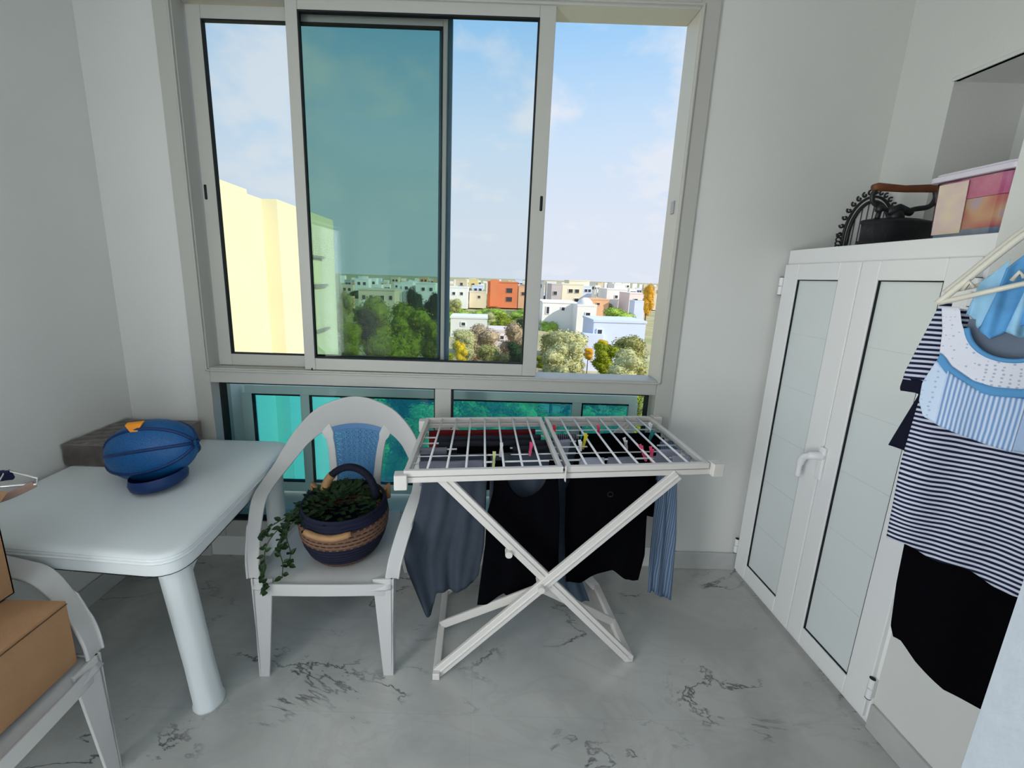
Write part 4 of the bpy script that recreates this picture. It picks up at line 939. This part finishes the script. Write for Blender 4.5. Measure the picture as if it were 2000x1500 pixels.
nd = thing('blue_nightdress', 'pale blue nightdress with a lace yoke and a pleated front on a white hanger', 'nightdress', tuple(S(.1, 1.4, .05)))
LACE = spot_mat('lace_dots', (.60, .72, .88), (.40, .48, .66), 85, .16)
LACEW = spot_mat('white_lace', (.76, .78, .86), (.42, .48, .62), 120, .24)
SKYB = mat('sky_blue_trim', (.11, .33, .62), .8, .2, bump=.2, bscale=60)
PLEAT = stripe_mat('pleats', (.18, .33, .60), (.64, .75, .92), (.7071, -.7071, 0), .0072, .5, wob=.004, wscale=12, blur=.16)
PALEB = spot_mat('pale_blue_dots', (.42, .56, .78), (.10, .16, .30), 60, .14)
neck = lambda s: 1.566 if s <= .030 or s >= .170 else 1.566-.104*math.sqrt(max(0, 1-((s-.100)/.070)**2))**.8
band = lambda s: interp([(-.02, 1.470), (.007, 1.458), (.03, 1.432), (.07, 1.405), (.10, 1.398), (.134, 1.400), (.2, 1.42), (.26, 1.46)], s)
hemn = lambda s: interp([(-.02, 1.33), (-.006, 1.335), (.005, 1.303), (.03, 1.290), (.065, 1.278), (.10, 1.268), (.137, 1.262), (.2, 1.27), (.3, 1.30)], s)
sl_ = zi([(1.26, .004), (1.30, .004), (1.34, -.010), (1.385, -.012), (1.45, .004), (1.51, -.001), (1.574, -.013)])
sr_ = c_(.235)
cloth('back_panel', mat('grey_blue_lining', (.16, .20, .26), .9, .1), nd, c_(.036), c_(.175), c_(1.42), c_(1.54), .030, seed=1, amp=.002)
cloth('lace_yoke', LACEW, nd, sl_, sr_, band, neck, .056, nu=90, nv=16, seed=2, amp=.004, folds=2)
cloth('trim_band', SKYB, nd, sl_, sr_, lambda s: band(s)-.020, band, .058, nu=60, nv=3, seed=2, amp=.003, folds=2)
cloth('side_panel', LACE, nd, sl_, c_(.034), hemn, lambda s: band(s)-.019, .054, nu=14, nv=16, seed=3, amp=.003)
cloth('pleated_front', PLEAT, nd, c_(.022), c_(.140), hemn, lambda s: band(s)-.019, .060, nu=60, nv=16, seed=4, amp=.004, folds=3)
cloth('side_panel', PALEB, nd, c_(.139), c_(.235), hemn, lambda s: band(s)-.019, .057, nu=20, nv=16, seed=5, amp=.003)
b = WB(); nk = [S(.030+.140*i/40, neck(.030+.140*i/40)-.004, .060) for i in range(1, 40)]; b.ribbon(nk, .012, .004, [Vector((0, 0, 1)) if 6 < i < 33 else DS for i in range(39)]); 
b2 = WB(); b2.tube(nk, .0048, 8); b2.build('neck_trim', SKYB, nd, smooth=True)
rf = thing('ruffled_top', 'bright blue ruffled garment clipped to the hanger inside the nightdress neckline', 'top', tuple(S(.09, 1.56, .04)))
BL1 = mat('mid_blue_cloth', (.12, .36, .68), .85, .2, bump=.2, bscale=40, var=.15, vscale=20)
BL2 = mat('light_blue_cloth', (.34, .62, .84), .85, .2, bump=.2, bscale=40, var=.12, vscale=20)
def ruffle(name, m, s0, s1, z0f, off, seed, amp=.010):
    cloth(name, m, rf, zi([(1.50, s0), (1.66, s0+.016)]), c_(s1), z0f, lambda s: min(1.70, 1.592+1.15*s), off, nu=44, nv=22, folds=6, amp=amp, seed=seed, topk=.6)
ruffle('ruffle', BL2, .026, .070, lambda s: 1.520+abs(math.sin(s*62))*.030, .034, 3, .012)
ruffle('ruffle', BL1, .052, .110, lambda s: 1.500+abs(s-.070)*.9, .046, 4, .012)
ruffle('ruffle', BL2, .088, .150, lambda s: 1.506+abs(s-.112)*.5, .040, 5, .014)
ruffle('ruffle', BL1, .125, .190, lambda s: 1.530+abs(math.sin(s*80))*.02, .048, 6, .012)
HANG = mat('cream_hanger', (.74, .71, .60), .35, .5)
for lab, dz, do, tl in (('cream plastic hanger nearest the room, carrying the nightdress', 0, .072, 0), ('second cream plastic hanger just behind the nearest one', .024, -.012, .012)):
    hg = thing('clothes_hanger', lab, 'hanger', tuple(S(.14, 1.85, do)), 0, 'plastic clothes hangers')
    b = WB(); k0 = .012 if dz else 0
    b.tube([S(-.020+k0, 1.573+dz, do), S(.10+k0, 1.624+dz*.8, do), S(.17+k0, 1.650+dz, do), S(.29, 1.64+dz, do)], .0058 if not dz else .005, 8); b.build('lower_bar', HANG, hg, smooth=True)
    b = WB(); b.tube(catmull([S(-.020+k0, 1.573+dz, do), S(.012+k0, 1.622+dz, do), S(.05+k0, 1.682+dz, do), S(.083+k0, 1.728+dz, do), S(.13, 1.77+dz, do), S(.16, 1.775+dz, do), S(.22, 1.73+dz, do), S(.30, 1.64+dz, do)], 4), .0065 if not dz else .0055, 8); b.build('shoulder_bar', HANG, hg, smooth=True)
    b = WB(); b.tube(catmull([S(.145, 1.775+dz, do), S(.145, 1.82, do), S(.16, 1.865, do), S(.145, 1.895, do), S(.12, 1.885, do)], 5), .003, 8); b.build('hook', mat('chrome', (.7, .7, .7), .2, .5, 1), hg, smooth=True)
    if not dz:
        b = WB()
        for s_ in (.012, .075): b.tube([S(s_, 1.600+.35*s_, do+.004), S(s_+.006, 1.618+.35*s_, do+.012), S(s_+.014, 1.606+.35*s_, do+.010)], .0042, 6)
        b.build('notch_hook', HANG, hg, smooth=True)
rd = thing('hanging_rod', 'short white rod on the right wall holding the hangers', 'rod', tuple(S(.145, 1.89, 0)))
b = WB(); b.tube([S(.143, 1.892, .12), S(.143, 1.892, -.04), Vector((1.475, .86-.12, 1.892))], .006, 8); b.build('rod', CUPB, rd)

# ------------------------------------------------------------------ outside: neighbouring block, town, trees
GZ = -9.0
def at(x, y, Y):
    """world point at distance Y along the view that lies behind reference point (x, y) of the survey"""
    d = fw+(x-944.9)/780*cr+(693.6-y)/780*cu; return Vector((0, 0, 1.6))+d*(Y/d.y)
GROUND = mix_mat('town_ground', [(.22, .26, .09), (.52, .45, .28), (.32, .35, .14), (.66, .58, .42), (.40, .36, .20)], .06, .95, 8)
b = MB(); n = 24
b.grid(lambda u, v: Vector((lerp(-2500, 2500, u), 6+3500*v**2.2, GZ+(1.5*math.sin(u*90)*math.cos(v*40)*min(1, v*4)))), 60, 40); b.fixn = False
struct(b.build('ground', GROUND, smooth=True), 'hazy dry ground under the town')

CREAM = mat('cream_render', (.78, .70, .46), .85, .2, bump=.05, var=.04, vscale=.8)
SHELF = mat('grey_ledge', (.30, .28, .22), .7, .3)
nb = thing('apartment_wall', 'tall cream rendered side of the neighbouring apartment block, filling the left pane', 'building', (-4.4, 5.5, GZ))
b = WB(); b.box((-6, 2.35, GZ), (-3.42, 6.03, 2.72)); b.build('wall', CREAM, nb)
b = WB(); b.box((-6, 6.03, GZ), (-3.0, 8.2, 2.60)); b.build('wall', CREAM, nb)
b = WB(); b.box((-3.43, 5.0, GZ), (-3.22, 6.03, 2.60)); b.build('pilaster', CREAM, nb)
for y_, z_, l_ in ((7.0, 1.86, .55), (7.1, 1.36, .55), (7.15, .55, .50)):
    b = WB(); b.box((-3.02, y_, z_-.025), (-2.93, y_+l_, z_+.02)); b.build('window_ledge', SHELF, nb)
b = WB(); b.box((-3.015, 7.1, 1.40), (-2.985, 7.45, 1.80)); b.build('window_reveal', mat('pale_yellow', (.85, .78, .42), .8), nb)

WH = mat('lime_white', (.88, .86, .84), .85, .2, var=.04, vscale=.3); CR2 = mat('sand_render', (.74, .62, .46), .85, .2, var=.05, vscale=.3)
ORG = mat('terracotta_render', (.78, .24, .11), .85, .2, var=.05, vscale=.4); PCH = mat('peach_render', (.80, .46, .28), .85, .2, var=.05, vscale=.3); BLW = mat('blue_shade_white', (.68, .74, .92), .85, .2, var=.04, vscale=.3)  # BLW: bluish shade on a white house put into the colour
DARKW = mat('dark_opening', (.05, .05, .06), .3, .5); GREYR = mat('grey_render', (.40, .42, .44), .85, .2, var=.05)
def house(label, x0, x1, yt, yb, Y, m, dep=None, wins=(), group=None, parapet=True, name='house', cat='building'):
    p0, p1 = at(x0, yt, Y), at(x1, yt, Y); w = p1.x-p0.x; zt = (p0.z+p1.z)/2; zb = GZ-.5; dep = dep or w*.8
    t = thing(name, label, cat, ((p0.x+p1.x)/2, Y+dep/2, zb), 0, group)
    b = WB(); b.box((p0.x, Y, zb), (p1.x, Y+dep, zt)); b.build('walls', m, t)
    if parapet:
        b = WB(); e = w*.015; h_ = max(.25, w*.035); b.box((p0.x-e, Y-e, zt-.02), (p1.x+e, Y+dep+e, zt+h_)); b.build('parapet', m, t)
    for (u, v, ww, hh) in wins:
        xx = lerp(p0.x, p1.x, u); zz = zt-v; b = WB(); b.box((xx, Y-.06, zz-hh), (xx+ww, Y+.05, zz)); o = b.build('window', DARKW, t)
        f = WB(); ringbox(f, xx-.12, xx+ww+.12, zz-hh-.12, zz+.12, .12, Y-.12, Y+.02); f.build('window_surround', m, o)
    return t
h_ = house('terracotta red three-storey building with dark windows', 953, 1012, 552, 597, 150, ORG, 12, ((.10, 1.6, 1.6, 1.0), (.10, 4.2, 1.2, .7), (.62, 2.0, 2.2, 1.7), (.62, 5.2, 2.2, 1.7)))
b = WB(); p = at(958, 552, 150); b.box((p.x, 149.4, GZ), (p.x+3.2, 150, p.z+1.2)); b.build('stair_tower', ORG, h_)
house('peach block joined to the right side of the terracotta building', 1013, 1034, 560, 597, 150, PCH, 10, ((.3, 2.0, 1.2, 1.2),))
house('large pale cream building left of the terracotta one', 876, 914, 562, 600, 140, WH, 10, ((.2, 1.5, 1, 1), (.6, 1.5, 1, 1), (.4, 4, 1, 1)))
house('low cream house just left of the terracotta building', 917, 950, 571, 598, 145, CR2, 10, ((.5, 1.2, .9, .9),))
house('yellowish house on the skyline above the pale cream building', 890, 912, 547, 566, 230, CR2, 12, ((.4, 1.5, 1.5, 1.5),))
house('tall yellow block on the skyline left of the terracotta building', 916, 934, 546, 575, 210, mat('yellow_render', (.80, .62, .28), .8), 12, ((.3, 2, 1.5, 1.5), (.3, 5, 1.5, 1.5)))
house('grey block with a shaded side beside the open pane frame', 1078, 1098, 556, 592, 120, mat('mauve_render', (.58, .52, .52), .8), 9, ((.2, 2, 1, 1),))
house('tall cream apartment house in the open pane', 1099, 1140, 556, 600, 125, mat('ivory_render', (.86, .80, .62), .8), 10, ((.3, 1.4, 1.3, 1.1), (.6, 1.4, 1.3, 1.1), (.6, 4.2, 1.3, 1.1)))
house('cream roof block on top of the skyline in the open pane', 1112, 1152, 549, 562, 200, mat('ivory_render', (.86, .80, .62), .8), 12)
wb = house('long low whitewashed house near the open pane frame', 1060, 1128, 592, 640, 78, WH, 8, ((.12, .8, .5, 1.3), (.55, .8, .6, .6)))
dm = house('whitewashed house with a rounded dome roof', 1128, 1166, 598, 640, 74, WH, 4, ((.45, 1.2, .8, .8),))
b = WB(); c = at(1146, 598, 74); b.lathe([(1.5*math.cos(a), 1.5*math.sin(a)) for a in [R(x) for x in range(0, 90, 10)]], (c.x, 75.5, c.z), 24); b.build('dome', WH, dm, smooth=True)
lw = house('white house in bluish shade with a flat roof among the trees in the open pane', 1160, 1262, 630, 680, 46, BLW, 5, ((.08, .9, .5, 1.0),))
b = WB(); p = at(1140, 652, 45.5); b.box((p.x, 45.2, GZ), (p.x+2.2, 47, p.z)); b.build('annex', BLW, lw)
house('white house with a stepped roof on the right of the open pane', 1186, 1226, 566, 604, 115, WH, 9, ((.4, 1.6, .8, .8), (.7, 3, .8, .8)))
house('small white upper block behind the stepped house', 1200, 1222, 556, 570, 130, WH, 7)
house('pinkish white house at the right edge of the open pane', 1230, 1262, 574, 606, 105, mat('pink_render', (.86, .72, .70), .8), 8, ((.3, 1.3, .9, .9),))
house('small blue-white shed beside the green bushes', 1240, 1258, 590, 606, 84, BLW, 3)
house('low peach garden wall house in front of the white houses', 1150, 1190, 586, 600, 108, PCH, 8, ((.4, .8, .8, .5),))
house('cream house below the terracotta building, behind the bare tree', 880, 952, 622, 640, 66, WH, 6, ((.3, .7, .6, .5),))
house('flat pinkish roof house among the shrubs under the terracotta building', 955, 1000, 648, 668, 48, mat('pink_render', (.86, .72, .70), .8), 4, ((.5, .5, .4, .4),))
house('cream row of houses seen through the tinted pane', 700, 770, 567, 590, 120, CR2, 9, ((.1, 1.5, 1, 1.2), (.3, 1.5, 1, 1.2), (.62, 1.5, 1, 1.2), (.85, 1.5, 1, 1.2)))
house('small white house corner among the trees in the tinted pane', 705, 716, 590, 602, 80, WH, 3, ((.4, .5, .3, .3),))
house('white house with a pale roof right of the cream row in the tinted pane', 784, 806, 552, 570, 130, WH, 9, ((.3, 1.2, 1, 1),))
house('white gabled house near the right edge of the tinted pane', 812, 850, 554, 574, 125, WH, 9, ((.3, 1.2, 1, 1), (.7, 1.2, 1, 1)))
house('pink roofed house by the cream wall in the tinted pane', 668, 682, 582, 594, 90, PCH, 4)
rh = random.Random(11); G = 'small pale houses of the distant town'
for i in range(150):
    Y = rh.uniform(150, 700); x = 664+620*((i*.618) % 1.0); s_ = rh.uniform(8, 17)*170/Y*1.2; top_y = 545+.026*(x-951)+780*(10.6-rh.uniform(5, 10.5))/Y
    house('small pale flat-roofed house of the distant town', x, x+s_*1.4, top_y, 0, Y, rh.choice([WH, WH, CR2, WH, GREYR, PCH, BLW]), None, ((.2, 1.2, 1.3, 1.3), (.6, 1.2, 1.3, 1.3)) if Y < 320 else (), G, Y < 400)

# trees: crown of leaf clusters over a core, on a forked trunk
def tree_mesh(seed, n, card, shape):
    rr = random.Random(seed); b = MB(); b.fixn = False
    lobes = [(Vector((rr.uniform(-.5, .5), rr.uniform(-.5, .5), z_*shape)), rr.uniform(.36, .56)) for z_ in (-.9, -.75, -.45, -.3, -.1, .1, .3, .5, .7, .85, .95)]+[(Vector((0, 0, .45*shape)), .66), (Vector((0, 0, -.4*shape)), .7)]
    for i in range(n):
        c, r_ = lobes[i % len(lobes)]; d = Vector((rr.gauss(0, 1), rr.gauss(0, 1), rr.gauss(.15, 1))).normalized()
        p = c+d*r_*rr.uniform(.7, 1.08)
        a = Vector((rr.uniform(-1, 1), rr.uniform(-1, 1), rr.uniform(-1, 1))).normalized(); e = a.cross(d+Vector((0, 0, .3))).normalized(); f = e.cross(a)
        s_ = card*rr.uniform(.6, 1.3); b.add([p-e*s_, p+f*s_*.45, p+e*s_, p-f*s_*.45], [(0, 1, 2, 3)])
    for c, r_ in lobes:
        b.lathe([(r_*.80*math.cos(a), r_*.80*math.sin(a)) for a in [R(x) for x in (-85, -55, -25, 0, 25, 55, 85)]], tuple(c), 9)
    return b
LF = {k: mix_mat('foliage_'+k, v, 6.5, .8, 4) for k, v in dict(
    dark=[(.010, .028, .008), (.03, .07, .02), (.05, .10, .025)], green=[(.08, .12, .005), (.34, .38, .02), (.70, .62, .02)], olive=[(.16, .17, .05), (.42, .40, .14), (.62, .52, .20)],
    pale=[(.30, .32, .14), (.60, .58, .30), (.78, .68, .42)], yellow=[(.45, .32, .02), (.75, .58, .02), (.60, .50, .05)], orange=[(.60, .30, .03), (.75, .45, .05)], brown=[(.30, .22, .13), (.56, .42, .28), (.70, .55, .40)], lime=[(.20, .34, .04), (.42, .55, .10), (.52, .60, .18)]).items()}
BARK = mat('bark', (.12, .08, .05), .9, .1, bump=.5, bscale=4)
protos = {}
def crown_mesh(kind, seed):
    key = (kind, seed)
    if key not in protos:
        o = tree_mesh(seed, 5200, .050, 1.0).build('foliage', LF[kind]); protos[key] = o.data; bpy.data.objects.remove(o)
    return protos[key]
def trunk_mesh():
    if 'trunk' not in protos:
        b = MB(); b.tube([(0, 0, -2.4), (.02, 0, -1), (0, .02, -.3), (0, 0, 0)], [.10, .08, .07, .05], 8)
        o = b.build('trunk', BARK); protos['trunk'] = o.data; bpy.data.objects.remove(o)
    return protos['trunk']
rt = random.Random(3)
def tree(name, label, cat, px, ptop, pw, Y, kind, hr=1.0, group=None):
    """px: middle, ptop: top of the crown, pw: crown width (survey units) at distance Y"""
    w = pw/780*Y*.5; c = at(px, ptop, Y); sc_h = w*hr
    t = thing(name, label, cat, (c.x, Y, c.z-1.45*sc_h), rt.uniform(0, 6.28), group)
    o = bpy.data.objects.new('foliage', crown_mesh(kind, rt.choice((1, 2, 3)))); COL.objects.link(o); o.parent = t; o.scale = (w, w, sc_h)
    k = bpy.data.objects.new('trunk', trunk_mesh()); COL.objects.link(k); k.parent = t; k.scale = (w, w, max(sc_h, (c.z-1.45*sc_h-GZ)/2.4))
TG = 'green trees below the window'
tree('broadleaf_tree', 'big yellow-green tree in the middle of the tinted pane', 'tree', 800, 588, 95, 34, 'green')
tree('broadleaf_tree', 'dense green tree left of the big yellow-green one', 'tree', 735, 575, 90, 40, 'green')
tree('broadleaf_tree', 'low green tree at the foot of the tinted pane', 'tree', 760, 645, 110, 27, 'green')
tree('broadleaf_tree', 'bright green tree beside the dark window stile', 'tree', 848, 620, 60, 28, 'green')
tree('conifer', 'dark blue-green conifer behind the yellow-green tree', 'conifer', 812, 560, 46, 60, 'dark', 1.6)
tree('conifer', 'wide dark conifer near the dark window stile', 'conifer', 846, 566, 44, 52, 'dark', 1.7)
tree('broadleaf_tree', 'olive tree against the edge of the cream wall', 'tree', 676, 566, 40, 45, 'olive', 1.6)
tree('broadleaf_tree', 'green tree low beside the cream wall', 'tree', 680, 625, 60, 30, 'green')
tree('broadleaf_tree', 'dark tree at the bottom corner of the cream wall', 'tree', 715, 600, 50, 38, 'dark')
tree('hedge_shrub', 'long green hedge line below the terracotta building, left part', 'shrub', 905, 601, 60, 105, 'lime', .45)
tree('hedge_shrub', 'long green hedge line below the terracotta building, middle part', 'shrub', 960, 600, 70, 104, 'lime', .40)
tree('hedge_shrub', 'long green hedge line below the terracotta building, right part', 'shrub', 1015, 601, 60, 103, 'lime', .45)
tree('shrub', 'green shrub under the right end of the hedge line', 'shrub', 985, 612, 60, 62, 'green', .7)
tree('bare_tree', 'brownish bare-looking tree in the clear part of the sliding pane', 'tree', 945, 632, 80, 36, 'brown', .8)
tree('bare_tree', 'brownish twiggy tree right at the front sash stile', 'tree', 1010, 625, 70, 38, 'brown', .9)
tree('flowering_shrub', 'bright yellow flowering shrub beside the dark stile', 'shrub', 899, 664, 30, 24, 'yellow', 1.2)
tree('shrub', 'pale olive shrub behind the yellow flowering one', 'shrub', 905, 640, 60, 34, 'pale', .8)
tree('shrub', 'olive shrub at the foot of the clear sliding pane', 'shrub', 960, 670, 70, 27, 'olive', .7)
tree('shrub', 'dark green shrub low against the front sash stile', 'shrub', 1012, 668, 60, 26, 'dark', .7)
tree('broadleaf_tree', 'pale feathery tree in the left of the open pane', 'tree', 1110, 640, 95, 33, 'pale', .8)
tree('shrub', 'pale shrub low in the left of the open pane', 'shrub', 1085, 665, 80, 26, 'pale', .8)
tree('broadleaf_tree', 'green bushes behind the shaded white house', 'tree', 1215, 598, 90, 62, 'lime', .55)
tree('broadleaf_tree', 'yellow-green tree in front of the shaded white house', 'tree', 1235, 650, 95, 26, 'olive', .8)
tree('shrub', 'green shrub between the two yellow flowering plants', 'shrub', 1185, 668, 60, 25, 'green', .8)
tree('flowering_shrub', 'small orange flowering shrub at the foot of the open pane', 'shrub', 1150, 678, 24, 24, 'orange', .8)
tree('flowering_shrub', 'yellow flowering shrub above the green one in the open pane', 'shrub', 1180, 662, 30, 27, 'yellow', .7)
tree('shrub', 'sandy coloured shrub at the lower right of the open pane', 'shrub', 1225, 680, 90, 22, 'pale', .7)
tree('palm_like_tree', 'tall orange-brown tree at the right edge of the open pane', 'tree', 1268, 552, 26, 85, 'orange', 1.8)
tree('broadleaf_tree', 'olive tree between the white houses on the right', 'tree', 1175, 566, 24, 130, 'olive', 1.2)
tree('broadleaf_tree', 'grey-green tree left of the cream house in the clear pane', 'tree', 886, 588, 36, 95, 'olive', .9)
for i in range(34):   # the tree cover that shows through the turquoise glass
    Y = rt.uniform(13, 24); x = 500+770*((i*.618) % 1.0); top_y = 715+ (24-Y)*9+rt.uniform(-8, 18)
    tree('broadleaf_tree', 'green tree below the window, seen only through the turquoise glass', 'tree', x, top_y, rt.uniform(90, 150), Y, rt.choice(('green', 'green', 'olive', 'dark', 'lime')), .8, TG)
for i in range(60):
    Y = rt.uniform(48, 260); x = 668+600*((i*.618+.3) % 1.0); top_y = 545+.026*(x-951)+780*(10.6-rt.uniform(2.5, 5))/Y
    tree('broadleaf_tree', 'small tree among the houses of the town', 'tree', x, top_y, 34*100/Y+6, Y, rt.choice(('dark', 'green', 'olive', 'olive', 'pale', 'lime')), .9, 'small trees among the town houses')

for i in range(46):   # scrub that fills the gardens between the nearer trees
    Y = rt.uniform(22, 50); x = 690+600*((i*.618+.15) % 1.0); top_y = 545+.026*(x-951)+780*(10.6-rt.uniform(1.6, 2.6))/Y
    if x > 1125 and Y > 38: Y = 30; top_y = 545+780*(10.6-1.8)/Y
    tree('shrub', 'low garden shrub between the nearer trees', 'shrub', x, top_y, rt.uniform(55, 95)*30/Y, Y, rt.choice(('olive', 'pale', 'pale', 'green', 'brown')), .5, 'low garden scrub')
